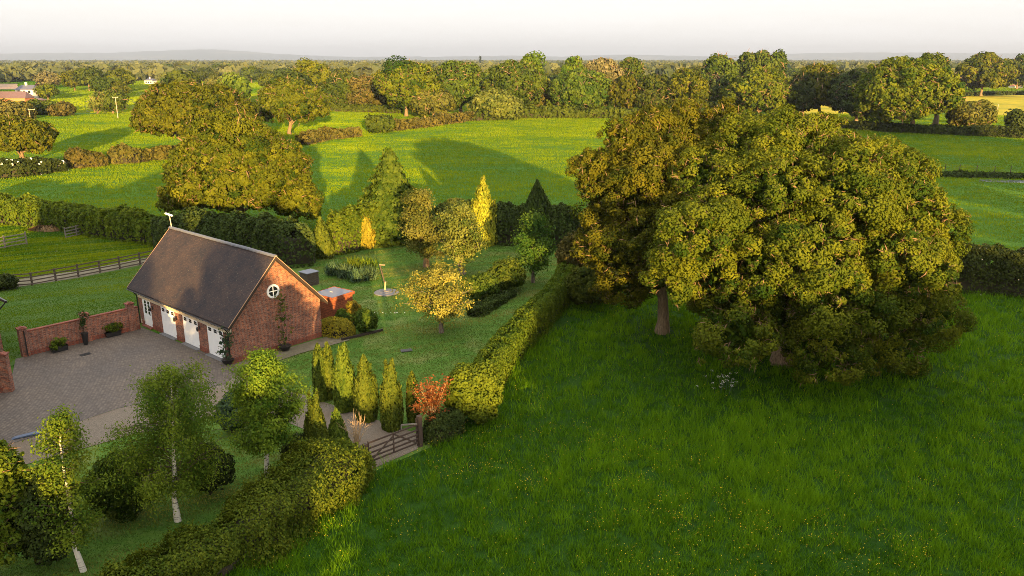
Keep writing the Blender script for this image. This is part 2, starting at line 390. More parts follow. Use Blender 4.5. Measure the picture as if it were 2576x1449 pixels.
def broadleaf(name, label, cat, base, box, mat, seed, leaf=None, dens=2.4, nl=None, bark='bark', depth=.95, group=None, rad=None, low=-.45,
              cov=1.7, crf=.048, trunk=True, asp=.62, lr=(.34, .5), droop=0., fill=.07, parts=True, tv=.24, tm=.5, extra=None, leanto=None, taper=.12):
    r = rs(seed); X, Y = G(*base); x0, x1, yt, yb = box
    z1, z0 = HT((x0 + x1) / 2, yt, Y), max(.15, HT((x0 + x1) / 2, yb, Y)); zm = (z0 + z1) / 2
    rx = (x1 - x0) / 2 * mpp(Y, zm); cx = XA((x0 + x1) / 2, (yt + yb) / 2, Y) - X
    rz = (z1 - z0) / 2; ry = rx * depth
    c, Rr = lumps(r, rx, ry, rz, nl or 22, low, lr); c[:, :2] *= (1 - taper * np.clip(c[:, 2:] / rz + .25, 0, 1.2))
    if extra:
        for (ex, ey, er, ez) in extra:          # additional lumps given in pixels: centre, radius px, depth offset
            zz = HT(ex, ey, Y + ez); rr = er * mpp(Y + ez, zz)
            c = np.vstack([c, [[XA(ex, ey, Y + ez) - X - cx, ez, zz - zm]]]); Rr = np.vstack([Rr, [[rr, rr, rr * .85]]])
    c = c + np.array([cx, 0, zm])
    if leaf is None: leaf = max(.07, 1.35 * dep(Y, zm) / 795)
    e = 1.6; A = 4 * np.pi * (((rx * ry) ** e + (rx * rz) ** e + (ry * rz) ** e) / 3) ** (1 / e) * 1.35
    n = int(dens * A / (2 * leaf * leaf * asp)); n = min(max(n, 400), 420000)
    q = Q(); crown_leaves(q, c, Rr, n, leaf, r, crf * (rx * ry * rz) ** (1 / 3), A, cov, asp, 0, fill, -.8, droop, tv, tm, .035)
    root = empty(name, (X, Y, 0), label=label, cat=cat, group=group)
    add('crown', q.mesh(name + '_crown', [M[mat], M['lit_twig']]), root)
    if trunk:
        rad = rad or max(.08, .022 * z1 * (1 + rx / max(rz, .1) * .3))
        add('trunk', trunk_mesh(name + '_trunk', M[bark], r, max(z0, z1 * .18), z0 + (z1 - z0) * .72, c, Rr, rad, (cx * .6 if leanto is None else leanto, 0), 18), root)
    return root
def bush(name, label, base, box, mat, seed, leaf=None, dens=2.6, nl=14, group=None, depth=.9, **k):
    cat = name.split('_')[-1]
    r = rs(seed); X, Y = G(*base); x0, x1, yt, yb = box
    z1 = HT((x0 + x1) / 2, yt, Y); z0 = 0.; zm = z1 * .48
    rx = (x1 - x0) / 2 * mpp(Y, zm); cx = XA((x0 + x1) / 2, (yt + yb) / 2, Y) - X
    c, Rr = lumps(r, rx, rx * depth, z1 * .53, nl, -.5); c = c + np.array([cx, 0, zm])
    if leaf is None: leaf = max(.055, 1.6 * dep(Y) / 795)
    A = 4 * np.pi * (rx * rx + 2 * rx * z1 * .5) / 3 * 1.3; asp = k.pop('asp', .62)
    n = int(min(max(dens * A / (2 * leaf * leaf * asp), 300), 40000))
    k.pop('clump', 0); q = Q(); crown_leaves(q, c, Rr, n, leaf, r, .14 * (rx * rx * z1 / 2) ** (1 / 3), A, 2.2, asp, 0, .15, -.9, **k)
    for j in range(5): limb(q, (cx * .1 * j / 5, 0, 0), c[j] * .9, .04 + .01 * z1, .01, r, 5, 4, .05, 1)
    return add(name, q.mesh(name, [M[mat], M['twig']]), None, (X, Y, 0), label=label, cat=cat, group=group)
def conifer(name, label, base, ytop, hw, mat, seed, prof=((0, .78), (.1, .95), (.35, 1), (.7, .72), (.9, .38), (1, .05)), leaf=None, dens=3.2, asp=.4,
            up=1.1, lump=.14, group=None, tips=1, cat='conifer', tiers=0, skirt=.05, lean=0.):
    r = rs(seed); X, Y = G(*base); Hh = HT(base[0], ytop, Y); rad = hw * mpp(Y, Hh * .4)
    pz = np.array([p[0] for p in prof]); pr = np.array([p[1] for p in prof])
    if leaf is None: leaf = max(.06, 1.7 * dep(Y, Hh / 2) / 795)
    A = 2 * np.pi * rad * .7 * Hh; n = int(min(max(dens * A / (2 * leaf * leaf * asp), 600), 45000))
    z = np.empty(0)
    while len(z) < n:
        t = r.uniform(0, 1, n * 2); z = np.concatenate([z, t[r.uniform(0, 1, n * 2) < np.interp(t, pz, pr) + .05]])
    z = z[:n]; th = r.uniform(0, 2 * np.pi, n)
    pr_ = np.interp(z, pz, pr)
    k1, k2, k3 = r.uniform(0, 6, 3)
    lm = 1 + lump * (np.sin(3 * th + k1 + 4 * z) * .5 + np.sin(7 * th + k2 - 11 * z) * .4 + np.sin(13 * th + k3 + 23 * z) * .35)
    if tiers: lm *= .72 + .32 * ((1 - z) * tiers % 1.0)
    rr = rad * pr_ * lm * (1 - .35 * r.uniform(0, 1, n) ** 2.2)
    o = np.stack([np.cos(th), np.sin(th), np.full(n, .25)], 1)
    tip = r.randint(0, tips, n); ta = tip / max(tips, 1) * 2 * np.pi + k1
    split = np.clip((z - .66) / .34, 0, 1) * (rad * .38 if tips > 1 else 0)
    zs = z * Hh * (1 - .07 * tip * (z > .3))
    p = np.stack([rr * np.cos(th) * (1 - .35 * (split > 0)) + split * np.cos(ta) + lean * z * Hh, rr * np.sin(th) + split * np.sin(ta) * .5, zs + skirt], 1)
    ax = unit(o * .55 + np.array([0, 0, up]) + r.normal(0, .28, (n, 3)))
    q = Q(); V, F = leaves(p, o + r.normal(0, .4, (n, 3)), leaf, r, asp, ax)
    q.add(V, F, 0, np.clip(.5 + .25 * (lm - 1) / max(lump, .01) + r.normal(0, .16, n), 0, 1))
    for k in range(5 * tips):                                # leading shoots
        a = r.uniform(0, 6.28); e = r.uniform(0, .12) * rad; tz = Hh * r.uniform(.93, 1.03); kk = (k % tips)
        m = 26; zz = r.uniform(-.22, .0, m) * Hh * .6
        pp = np.stack([e * np.cos(a) + (rad * .38 * np.cos(kk / tips * 2 * np.pi + k1) if tips > 1 else 0) + r.normal(0, .02 * rad, m) + lean * Hh, e * np.sin(a) + r.normal(0, .03 * rad, m), tz + zz], 1)
        V, F = leaves(pp, rdir(m, r), leaf * .9, r, asp, np.tile([0, 0, 1.], (m, 1)) + r.normal(0, .25, (m, 3))); q.add(V, F, 0, r.uniform(.4, 1, m))
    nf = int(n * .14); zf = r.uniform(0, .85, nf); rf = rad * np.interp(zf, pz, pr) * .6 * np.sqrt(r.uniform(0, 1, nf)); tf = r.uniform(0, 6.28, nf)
    V, F = leaves(np.stack([rf * np.cos(tf) + lean * zf * Hh, rf * np.sin(tf), zf * Hh + .05], 1), rdir(nf, r), leaf * 2.2, r, .8); q.add(V, F, 0, r.uniform(0, .3, nf))  # filler leaves inside the cone, shade put in as a dark tint
    root = empty(name, (X, Y, 0), label=label, cat=cat, group=group)
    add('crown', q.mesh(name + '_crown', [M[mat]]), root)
    t = Q(); tube(t, [[0, 0, -.1], [0, 0, Hh * .4], [lean * Hh * .8, 0, Hh * .8]], [max(.05, rad * .12), rad * .07, rad * .02], 7, 0, r)
    add('trunk', t.mesh(name + '_trunk', [M['grey_bark']], True), root)
    return root
def branchy(name, label, cat, base, box, mat, seed, nb=44, sub=6, per=30, leaf=.06, sig=.2, droop=.3, up=.25, bark='birch', rad=.11, group=None, asp=.6, leanto=0., shape=(.15, .85), pw=.7, topz=.96, tv=.2, tm=.5, low=.0, depth=.95, fork=False):
    r = rs(seed); X, Y = G(*base); x0, x1, yt, yb = box
    z1, z0 = HT((x0 + x1) / 2, yt, Y), max(.2, HT((x0 + x1) / 2, yb, Y)); zm = (z0 + z1) / 2
    rx = (x1 - x0) / 2 * mpp(Y, zm); cx = XA((x0 + x1) / 2, (yt + yb) / 2, Y) - X; Hc = z1 - z0
    tz = np.linspace(0, 1, 7); tr = np.column_stack([cx * np.clip(tz * 1.5, 0, 1) + leanto * np.sin(tz * 3.1) , r.normal(0, rad * .5, 7), tz * z1 * topz]); tr[0] = (0, 0, -.15); tr[1:, :2] += r.normal(0, rad * .45, (6, 2))
    t = Q(); tube(t, tr, np.interp(tz, [0, .12, .5, 1], [rad * 1.35, rad, rad * .62, rad * .12]), 9, 0, r)
    if fork: limb(t, tr[2] * .6 + tr[1] * .4, tr[3] + np.array([-rx * .45, 0, Hc * .1]), rad * .6, rad * .15, r, 7, 5, .05, 0)
    q = Q()
    for i in range(nb):
        h = (i + r.uniform(0, 1)) / nb; h = low + (1 - low) * h; zt = z0 + Hc * h
        pr = rx * np.sin(np.pi * (shape[0] + (shape[1]) * h)) ** pw if h < .97 else rx * .15
        a = i * 2.39996 + r.normal(0, .4); ln = pr * r.uniform(.55, 1.08)
        zs = max(z0 * .75, zt - ln * r.uniform(.15, .75) * (1 if up > 0 else .3)); zs = min(zs, z1 * .93)
        st = np.array([np.interp(zs, tr[:, 2], tr[:, 0]), np.interp(zs, tr[:, 2], tr[:, 1]), zs])
        tip = np.array([st[0] + ln * np.cos(a), st[1] + ln * np.sin(a) * depth, min(zt + up * ln * r.uniform(-.3, .8), z1)])
        b0 = rad * .30 * (1 - .7 * h); pth = limb(t, st, tip, b0, b0 * .2, r, 5, 6, .06, 1, .08)
        ct = r.normal(tm, tv)
        for j in range(sub):
            f = r.uniform(.30, 1.05); k = f * 5; k0 = min(4, int(k)); bp = pth[k0] + (pth[k0 + 1] - pth[k0]) * (k - k0)
            d = rdir(1, r)[0] * np.array([1, 1, .6]); e = bp + d * ln * .36 * r.uniform(.4, 1); e[2] -= droop * ln * .3 * r.uniform(0, 1); e[2] = min(e[2], z1 * 1.01)
            if j < 3: limb(t, bp, e, b0 * .22, .004, r, 4, 3, .05, 1)
            n_ = int(per * r.uniform(.5, 1.5)); f2 = r.uniform(0, 1.1, (n_, 1)); g_ = r.normal(0, 1, (n_, 3)) * sig * np.array([1, 1, .75]); p = bp + (e - bp) * f2 + g_; p[:, 2] -= droop * sig * r.exponential(1., n_)
            nr = unit(p - np.array([cx * .8, 0, zt - .2 * Hc])) * .7 + g_ / sig * .3 + np.array([0, 0, .25]) + r.normal(0, .45, (n_, 3))
            V, F = leaves(p, nr, leaf, r, asp); q.add(V, F, 0, np.clip(ct + r.normal(0, .16) + r.normal(0, .09, n_), 0, 1))
    root = empty(name, (X, Y, 0), label=label, cat=cat, group=group)
    add('crown', q.mesh(name + '_crown', [M[mat]]), root); add('trunk', t.mesh(name + '_trunk', [M[bark], M['branch'] if bark == 'birch' else M[bark]], True), root)
    return root
def hedge(name, label, pts, width, mat, seed, leaf=None, dens=2.6, group=None, cat='hedge', rough=.16, sq=.5, spiky=0., flowers=0, world=False, tv=.16, blotch=.16):
    r = rs(seed)
    if world: P = np.array([p[:2] for p in pts], float); Hs = np.array([p[2] for p in pts], float)
    else: P = np.array([G(p[0], p[1]) for p in pts]); Hs = np.array([HT(p[0], p[2], G(p[0], p[1])[1]) for p in pts])
    o = P[0].copy(); P = P - o
    sl = np.linalg.norm(np.diff(P, axis=0), axis=1); cum = np.concatenate([[0], np.cumsum(sl)]); Ln = cum[-1]
    hm = Hs.mean(); D = dep(np.mean(P[:, 1] + o[1]))
    if leaf is None: leaf = max(.06, 1.6 * D / 795)
    asp = .62; A = Ln * (2 * hm + width); n = int(min(max(dens * A / (2 * leaf * leaf * asp), 500), 60000))
    def at(s):
        x = np.interp(s, cum, P[:, 0]); y = np.interp(s, cum, P[:, 1]); h = np.interp(s, cum, Hs)
        e = .6; dx = np.interp(s + e, cum, P[:, 0]) - np.interp(s - e, cum, P[:, 0]); dy = np.interp(s + e, cum, P[:, 1]) - np.interp(s - e, cum, P[:, 1])
        d = unit(np.stack([dx, dy], 1)); return x, y, h, d
    s = r.uniform(0, Ln, n); x, y, h, d = at(s)
    a = r.uniform(-.12, np.pi + .12, n); ca, sa = np.cos(a), np.sin(a)
    pw = lambda v: np.sign(v) * np.abs(v) ** sq
    seeds = rs(seed + 7); fs = (.06, .5)
    bl = vnoise(s, a * 2.2, seeds, 16, (.05, .42)); fine = vnoise(s * 1.0, a * 1.5, seeds, 14, (.35, 1.2))
    amp = 1 + rough * bl + rough * .5 * fine
    endt = np.clip(np.minimum(s, Ln - s) / (width * .35), .05, 1) ** .5
    w2 = width / 2 * amp * endt; hh = h * (1 + rough * .45 * bl + rough * .3 * fine) * (.45 + .55 * endt)
    inset = 1 - .16 * r.uniform(0, 1, n) ** 1.5
    u = pw(ca) * w2 * inset; z = np.maximum(pw(np.maximum(sa, 0)) * hh * inset, r.uniform(0, .25, n))
    z += spiky * (sa > .6) * r.uniform(0, 1, n) ** 3 * h
    nx, ny = -d[:, 1], d[:, 0]
    p = np.stack([x + nx * u, y + ny * u, z], 1)
    nr = np.stack([nx * ca, ny * ca, np.maximum(sa, .15)], 1) + r.normal(0, .5, (n, 3))
    q = Q(); V, F = leaves(p, nr, leaf, r, asp, None if not spiky else np.array([0, 0, 1.]) + r.normal(0, .5, (n, 3)))
    q.add(V, F, 0, np.clip(.48 + blotch * bl + .10 * fine + r.normal(0, tv, n), 0, 1))
    if flowers:
        k = r.choice(n, flowers); V, F = leaves(p[k] + nr[k] * .05, nr[k], leaf * .8, r, .9); q.add(V, F, 2, .8)
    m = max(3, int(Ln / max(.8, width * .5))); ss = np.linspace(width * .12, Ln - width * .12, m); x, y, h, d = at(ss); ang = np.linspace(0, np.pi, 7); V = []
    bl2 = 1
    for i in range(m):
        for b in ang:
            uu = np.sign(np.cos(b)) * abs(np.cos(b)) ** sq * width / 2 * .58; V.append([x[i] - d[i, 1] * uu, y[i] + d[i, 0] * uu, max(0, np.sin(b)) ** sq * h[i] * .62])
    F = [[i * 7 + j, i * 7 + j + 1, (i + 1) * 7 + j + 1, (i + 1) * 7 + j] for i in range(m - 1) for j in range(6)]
    q.add(V, F, 1, 0)  # solid dark core added inside the leaves to block light
    return add(name, q.mesh(name, [M[mat], M['twig'], M['petal_white']]), None, (o[0], o[1], 0), label=label, cat=cat, group=group)
def blades(xy, h, w, per, r, lean=.5, spread=.15, z0=0.):
    n = len(xy) * per; b = np.repeat(xy, per, 0) + r.normal(0, 1, (n, 2)) * np.repeat(spread * np.ones(len(xy)), per)[:, None]
    hh = np.repeat(h, per) * r.uniform(.55, 1.15, n); ww = np.repeat(w, per) * r.uniform(.7, 1.3, n); a = r.uniform(0, 2 * np.pi, n)
    ld = r.uniform(0, 2 * np.pi, n); lm = hh * lean * r.uniform(.1, 1, n)
    V = np.empty((n, 3, 3), np.float32)
    V[:, 0, 0] = b[:, 0] - np.cos(a) * ww / 2; V[:, 0, 1] = b[:, 1] - np.sin(a) * ww / 2; V[:, 0, 2] = z0
    V[:, 1, 0] = b[:, 0] + np.cos(a) * ww / 2; V[:, 1, 1] = b[:, 1] + np.sin(a) * ww / 2; V[:, 1, 2] = z0
    V[:, 2, 0] = b[:, 0] + np.cos(ld) * lm; V[:, 2, 1] = b[:, 1] + np.sin(ld) * lm; V[:, 2, 2] = z0 + hh
    return V.reshape(-1, 3), np.arange(3 * n).reshape(n, 3)
def inpoly(P, x, y):
    P = np.asarray(P); c = np.zeros(len(x), bool); j = len(P) - 1
    for i in range(len(P)):
        xi, yi = P[i]; xj, yj = P[j]
        k = ((yi > y) != (yj > y)) & (x < (xj - xi) * (y - yi) / (yj - yi + 1e-12) + xi); c ^= k; j = i
    return c
def sheet(name, poly, z, mat, px=True, kind='structure'):
    p = [G(*q) for q in poly] if px else list(poly)
    me = bpy.data.meshes.new(name); me.from_pydata([(a, b, z) for a, b in p], [], [tuple(range(len(p)))])
    import bmesh
    b = bmesh.new(); b.from_mesh(me); bmesh.ops.triangulate(b, faces=b.faces); bmesh.ops.recalc_face_normals(b, faces=b.faces)
    if b.faces and sum(f.normal.z for f in b.faces) < 0: bmesh.ops.reverse_faces(b, faces=b.faces)
    b.to_mesh(me); b.free(); me.materials.append(M[mat])
    return add(name, me, kind=kind)
# ------------------------------------------------------------------ camera, light, sky
cam = bpy.data.cameras.new('camera'); cam.sensor_width = 36; cam.lens = 36 * FPX / PW; cam.clip_end = 80000; cam.clip_start = .5
co = bpy.data.objects.new('camera', cam); COL.objects.link(co); co.location = (0, 0, CH); co.rotation_euler = (R(90) - PITCH, 0, 0); S.camera = co
SUN_AZ, SUN_EL = R(-77.5), R(6.2)
sd = Vector((math.cos(SUN_AZ) * math.cos(SUN_EL), math.sin(SUN_AZ) * math.cos(SUN_EL), math.sin(SUN_EL)))
sl = bpy.data.lights.new('sun', 'SUN'); sl.energy = 5.0; sl.angle = R(.53); sl.color = (1, .62, .22)
so = bpy.data.objects.new('sun', sl); COL.objects.link(so); so.rotation_euler = (-sd).to_track_quat('-Z', 'Y').to_euler()
W = bpy.data.worlds.new('World'); S.world = W; W.use_nodes = True; t = W.node_tree; t.nodes.clear()
wo = t.nodes.new('ShaderNodeOutputWorld'); bg = t.nodes.new('ShaderNodeBackground')
sk = t.nodes.new('ShaderNodeTexSky'); sk.sky_type = 'NISHITA'; sk.sun_disc = False; sk.sun_elevation = SUN_EL
sk.sun_rotation = math.pi / 2 - SUN_AZ; sk.air_density = 1.0; sk.dust_density = 3.0; sk.ozone_density = 1.2; sk.altitude = 60
tc = t.nodes.new('ShaderNodeTexCoord')
mp = t.nodes.new('ShaderNodeMapping'); mp.inputs['Scale'].default_value = (1.2, 1.2, 14); L(t, tc.outputs['Generated'], mp.inputs['Vector'])
cl = noise(t, 2.2, 5, .55, mp.outputs[0], .4)
veil = t.nodes.new('ShaderNodeMapRange'); veil.inputs[1].default_value = .35; veil.inputs[2].default_value = .75; veil.inputs[3].default_value = .85; veil.inputs[4].default_value = .96
L(t, cl, veil.inputs[0])
CLOUD = (3.30, 3.19, 3.10)
sx = t.nodes.new('ShaderNodeSeparateXYZ'); L(t, tc.outputs['Generated'], sx.inputs[0])
lum = t.nodes.new('ShaderNodeMapRange'); lum.inputs[1].default_value = .06; lum.inputs[2].default_value = 1; lum.inputs[3].default_value = 1; lum.inputs[4].default_value = 2.0; L(t, sx.outputs[2], lum.inputs[0])   # hazy overcast: the zenith is brighter than the horizon
cb = t.nodes.new('ShaderNodeVectorMath'); cb.operation = 'SCALE'; cb.inputs[0].default_value = CLOUD; L(t, lum.outputs[0], cb.inputs['Scale'])
cc = mixc(t, veil.outputs[0], sk.outputs[0], cb.outputs[0])
L(t, cc, bg.inputs['Color']); bg.inputs['Strength'].default_value = .088; L(t, bg.outputs[0], wo.inputs['Surface'])
S.view_settings.view_transform = 'Standard'; S.view_settings.look = 'None'; S.view_settings.gamma = 1; S.view_settings.exposure = 2.1
S.cycles.use_denoising = True; S.cycles.denoising_prefilter = 'NONE'; S.cycles.use_adaptive_sampling = False; S.cycles.filter_width = .85; S.cycles.max_bounces = 6; S.cycles.diffuse_bounces = 3; S.cycles.transmission_bounces = 4; S.cycles.volume_bounces = 0
S.cycles.sample_clamp_indirect = 6

# ------------------------------------------------------------------ ground, fields, drives
g = add('ground', mesh_np('ground', [[-25000, -700, 0], [25000, -700, 0], [25000, 26000, 0], [-25000, 26000, 0]], [[0, 1, 2, 3]], [M['plain']]), kind='structure')
sheet('pasture_field', [(-330, -150), (330, -150), (330, 331), (60, 300), (-60, 318), (-330, 300)], .02, 'pasture', False)
sheet('meadow', [(-20.5, 20), (-13.4, 27.4), (-11.2, 30.6), (-9.4, 34.4), G(940, 1188), G(1130, 1105), G(1430, 745), G(1460, 640), G(2390, 735), G(2900, 752), (75, 5), (-12, 5)], .035, 'meadow', False)
sheet('lawn', [(-40, 1560), (-300, 1440), (-300, 1150), (0, 1180), (350, 1090), (560, 1000), (600, 900), (330, 700), (480, 610), (740, 640), (990, 600), (1250, 604), (1455, 625), (1430, 745), (1130, 1105), (940, 1188), (640, 1300), (380, 1560)], .035, 'lawn')
sheet('left_lawn', [(-400, 1200), (-400, 735), (20, 727), (198, 700), (370, 664), (560, 640), (560, 800), (360, 828), (60, 905), (0, 940)], .05, 'left_lawn')
sheet('track', [(-300, 742), (20, 727), (198, 700), (355, 668), (420, 652), (415, 640), (355, 652), (198, 682), (20, 706), (-300, 722)], .06, 'track')
sheet('paddock', [(-300, 722), (20, 706), (198, 682), (415, 640), (500, 628), (378, 606), (250, 590), (80, 566), (-300, 560)], .045, 'paddock')
sheet('courtyard', [(-260, 1190), (-260, 985), (22, 985), (40, 905), (62, 900), (358, 826), (588, 918), (602, 935), (570, 968), (293, 1031), (81, 1103), (0, 1127)], .075, 'paver')
sheet('gravel_drive', [(-200, 1175), (0, 1127), (81, 1103), (293, 1031), (570, 968), (604, 930), (745, 990), (1000, 1076), (1062, 1098), (1050, 1132), (937, 1182), (830, 1110), (690, 1050), (560, 1045), (300, 1105), (120, 1155), (0, 1190), (-200, 1230)], .062, 'gravel')
sheet('gable_path', [(583, 920), (815, 851), (868, 845), (880, 858), (760, 890), (610, 940)], .085, 'track')
sheet('buttercup_field', [(1990, 243), (2160, 246), (2390, 243), (2600, 239), (2900, 240), (2900, 300), (2620, 302), (2470, 292), (2380, 284), (2230, 300), (1990, 290)], .05, 'buttercup')
sheet('rough_field', [(2230, 300), (2380, 284), (2470, 292), (2620, 302), (2900, 300), (2900, 330), (2200, 318)], .055, 'pasture')
sheet('pale_field', [(2380, 215), (2900, 213), (2900, 231), (2380, 231)], .08, 'hay')
sheet('bare_field', [(-400, 213), (44, 212), (46, 224), (-400, 226)], .09, 'plough')
sheet('hay_strip', [(100, 203), (300, 202), (300, 205.5), (100, 206)], .12, 'hay')
sheet('stubble_field', [(312, 227), (470, 225), (470, 238), (312, 239)], .09, 'hay')
sheet('stream', [(2462, 452), (2700, 457), (2700, 464), (2462, 458)], .06, 'water')

# ------------------------------------------------------------------ garage
AZ = R(-40.9); CA = G(583, 917)
GL, GW = 12.4, 7.45; EY, EZ, RZ = -.28, 2.74, 6.92
K = (RZ - EZ) / (GW / 2 - EY)                                   # roof slope
C0 = (CA[0] - GL * math.cos(AZ), CA[1] - GL * math.sin(AZ))
garage = empty('brick_garage', (C0[0], C0[1], .075), AZ, label='red brick garage with steep dark tiled roof and three white doors', cat='garage')
def roofz(y): return EZ + K * ((y if y < GW / 2 else GW - y) - EY)
DO = [(2.75, 4.88), (6.05, 8.22), (9.48, 11.65)]; ED = (-.25, 1.12); WX = -.9; DH = 2.13
w = H(); T = .26; zt = roofz(0) - .14
xs = [WX, ED[0]] + [v for d in ([ED[1]],) for v in d] + [v for d in DO for v in d] + [GL]
for a, b in zip(xs[0::2], xs[1::2]): w.box(a, b, 0, T, -.2, DH)
w.box(WX, GL, 0, T, DH + .36, zt)
w.box(WX + T, GL - T, GW - T, GW, -.2, zt)
pent = [(0, -.2), (GW, -.2), (GW, zt), (GW / 2, roofz(GW / 2) - .14), (0, zt)]
w.prism([(T, -.2), (GW - T, -.2), (GW - T, zt), (GW / 2, roofz(GW / 2) - .14 - .001), (T, roofz(T) - .16)], 0, WX, WX + T)
w.prism([(T, -.2), (GW, -.2), (GW, zt), (GW / 2, roofz(GW / 2) - .141), (T, roofz(T) - .16)], 0, GL - T, GL)
w.build('wall', [M['brick']], garage)
p = H(); p.box(GL, GL + .035, -.035, GW + .035, -.2, .32); p.build('plinth', [M['brick_plinth']], garage)
for a, b in zip(xs[0::2], xs[1::2]): p = H(); p.box(a, b, -.035, 0, -.2, .32); p.build('plinth', [M['brick_plinth']], garage)
b = H(); b.box(WX + .02, GL - .02, -.03, T - .02, DH, DH + .36); b.build('timber_beam', [M['cream']], garage, bevel=.01)
ro = H(); ov, ovl = .55, 1.95; th = .12
ro.prism([(EY, EZ), (GW / 2, RZ), (GW / 2, RZ - th * 1.4), (EY, EZ - th * 1.4)], 0, -ovl, GL + ov)
ro.prism([(GW / 2 + .001, RZ), (GW - EY, EZ), (GW - EY, EZ - th * 1.4), (GW / 2 + .001, RZ - th * 1.4)], 0, -ovl, GL + ov)
roof = ro.build('roof', [M['tile']], garage)
rg = H(); r = rs(3)
nrt = 42
for i in range(nrt):
    x0 = -ovl + i * (GL + ov + ovl) / nrt; x1 = x0 + (GL + ov + ovl) / nrt - .015; dz = r.uniform(-.006, .012)
    pr = [(GW / 2 + .16 * math.cos(a), RZ - .06 + dz + .15 * math.sin(a)) for a in np.linspace(0, math.pi, 7)]
    rg.prism(pr, 0, x0, x1)
rg.build('ridge_tiles', [M['ridge']], roof)
for xx in (-ovl - .03, GL + ov):
    for s in (0, 1):
        v = H(); f = (lambda y: y) if s == 0 else (lambda y: GW - y)
        q = [(f(EY), EZ + .03), (f(GW / 2 - .0), RZ + .03), (f(GW / 2), RZ - .02), (f(EY), EZ - .02)]
        v.prism(q, 0, xx, xx + .03, 0)
        q = [(f(EY), EZ - .021), (f(GW / 2), RZ - .021), (f(GW / 2), RZ - .28), (f(EY + .02), EZ - .24)]
        v.prism(q, 0, xx, xx + .03, 1); v.build('bargeboard', [M['verge'], M['blackwood']], garage)
gt = H()
for sy, yy in ((1, EY - .05),):
    pr = [(yy + .065 * math.cos(a), EZ - .10 + .065 * math.sin(a)) for a in np.linspace(math.pi, 2 * math.pi, 7)]
    gt.prism(pr + [(yy + .05, EZ - .095), (yy - .05, EZ - .095)], 0, -ovl, GL + ov)
gt.build('gutter', [M['black']], garage)
for xx in (WX - .06, GL - .05):
    dp = H(); dp.bar((xx, EY - .03, EZ - .14), (xx, -.05, EZ - .5), .07, .07); dp.bar((xx, -.055, EZ - .48), (xx, -.055, 0), .07, .07); dp.build('downpipe', [M['black']], garage)
tail = None
for i in range(36):
    x = .1 - 1.9 + i * (GL - .2 + 1.9) / 35
    if tail is None:
        h = H(); z0 = EZ - th * 1.4
        x00 = x; h.prism([(EY + .03, z0 + .02), (-.005, roofz(0) - th * 1.45), (-.005, roofz(0) - th * 1.45 - .14), (EY + .03, z0 - .10)], 0, x - .03, x + .03); tail = h.build('rafter_tail', [M['blackwood']], garage)
    else: tail2 = tail.copy(); COL.objects.link(tail2); tail2.location = (x - x00, 0, 0)
for (a, b_) in DO:
    d = H(); d.box(a, b_, .10, .16, .03, DH); wd = b_ - a
    for f in (a, b_ - .07): d.box(f, f + .07, .085, .10, .03, DH)
    d.box(a + .07, b_ - .07, .085, .10, DH - .07, DH)
    npl = 9
    for i in range(npl): x0 = a + .08 + i * (wd - .16) / npl; d.box(x0 + .008, x0 + (wd - .16) / npl - .008, .09, .10, .06, DH - .42)
    for zz in (.35, 1.0): d.box(a + .08, b_ - .08, .088, .09, zz, zz + .012)
    door = d.build('garage_door', [M['white']], garage, (0, -.07, 0))
    for i in range(3):
        cx = a + wd * (i + .5) / 3; h = H()
        for ix in (-1, 1):
            for iz in (0, 1): h.box(cx + ix * .095 - .08, cx + ix * .095 + .08, .082, .105, DH - .36 + iz * .135, DH - .36 + iz * .135 + .115)
        h.build('window', [M['glass']], door)
    s = H(); s.box(a - .05, b_ + .05, -.32, .09, -.06, .028); s.build('door_sill', [M['grey_stone']], garage, bevel=.01)
d = H(); d.box(ED[0], ED[1], .07, .13, .04, DH); d.box(ED[0], ED[0] + .07, .05, .07, .04, DH); d.box(ED[1] - .07, ED[1], .05, .07, .04, DH)
d.box(ED[0] + .07, ED[1] - .07, .05, .07, DH - .07, DH); d.box(ED[0] + .12, ED[1] - .12, .055, .07, .2, .85)
door = d.build('entry_door', [M['white']], garage, (0, -.04, 0))
for ix in (-1, 1):
    cx = (ED[0] + ED[1]) / 2 + ix * .27; h = H()
    for k in range(4): h.box(cx - .15, cx + .15, .062, .08, 1.0 + k * .27, 1.0 + k * .27 + .23)
    h.build('window', [M['glass']], door)
h = H(); h.bar((ED[1] - .12, .04, 1.0), (ED[1] - .24, .04, 1.0), .03, .03); h.build('handle', [M['black']], door)
s = H(); s.box(ED[0] - .05, ED[1] + .05, -.25, .05, -.1, .035); s.build('door_sill', [M['brick_plinth']], garage)
for x in (1.42, 5.15, 8.5, 11.95):
    l = H(); l.box(x - .05, x + .05, -.03, 0, 1.55, 1.85); l.bar((x, -.02, 1.82), (x, -.2, 1.9), .03, .03)
    l.lathe([(.02, .0), (.06, .02), (.085, .22), (.10, .24), (.04, .32), (.012, .37)], 6, 0, (x, -.2, 1.46)); l.build('wall_lamp', [M['black']], garage)
WY, WZ = 3.62, 4.33; fr = H(); n = 28
for i in range(n):
    a0, a1 = 2 * math.pi * i / n, 2 * math.pi * (i + 1) / n
    pts = [(WY + rr * math.cos(a), WZ + rr * math.sin(a)) for rr, a in ((.36, a0), (.36, a1), (.50, a1), (.50, a0))]
    fr.prism(pts, 0, GL - .02, GL + .055)
fr.box(GL, GL + .045, WY - .36, WY + .36, WZ - .03, WZ + .03); fr.box(GL, GL + .0455, WY - .03, WY + .03, WZ - .36, WZ + .36)
rw = fr.build('round_window', [M['white']], garage)
h = H(); h.prism([(WY + .365 * math.cos(2 * math.pi * i / n), WZ + .365 * math.sin(2 * math.pi * i / n)) for i in range(n)], 0, GL - .05, GL + .012); h.build('pane', [M['glass']], rw)
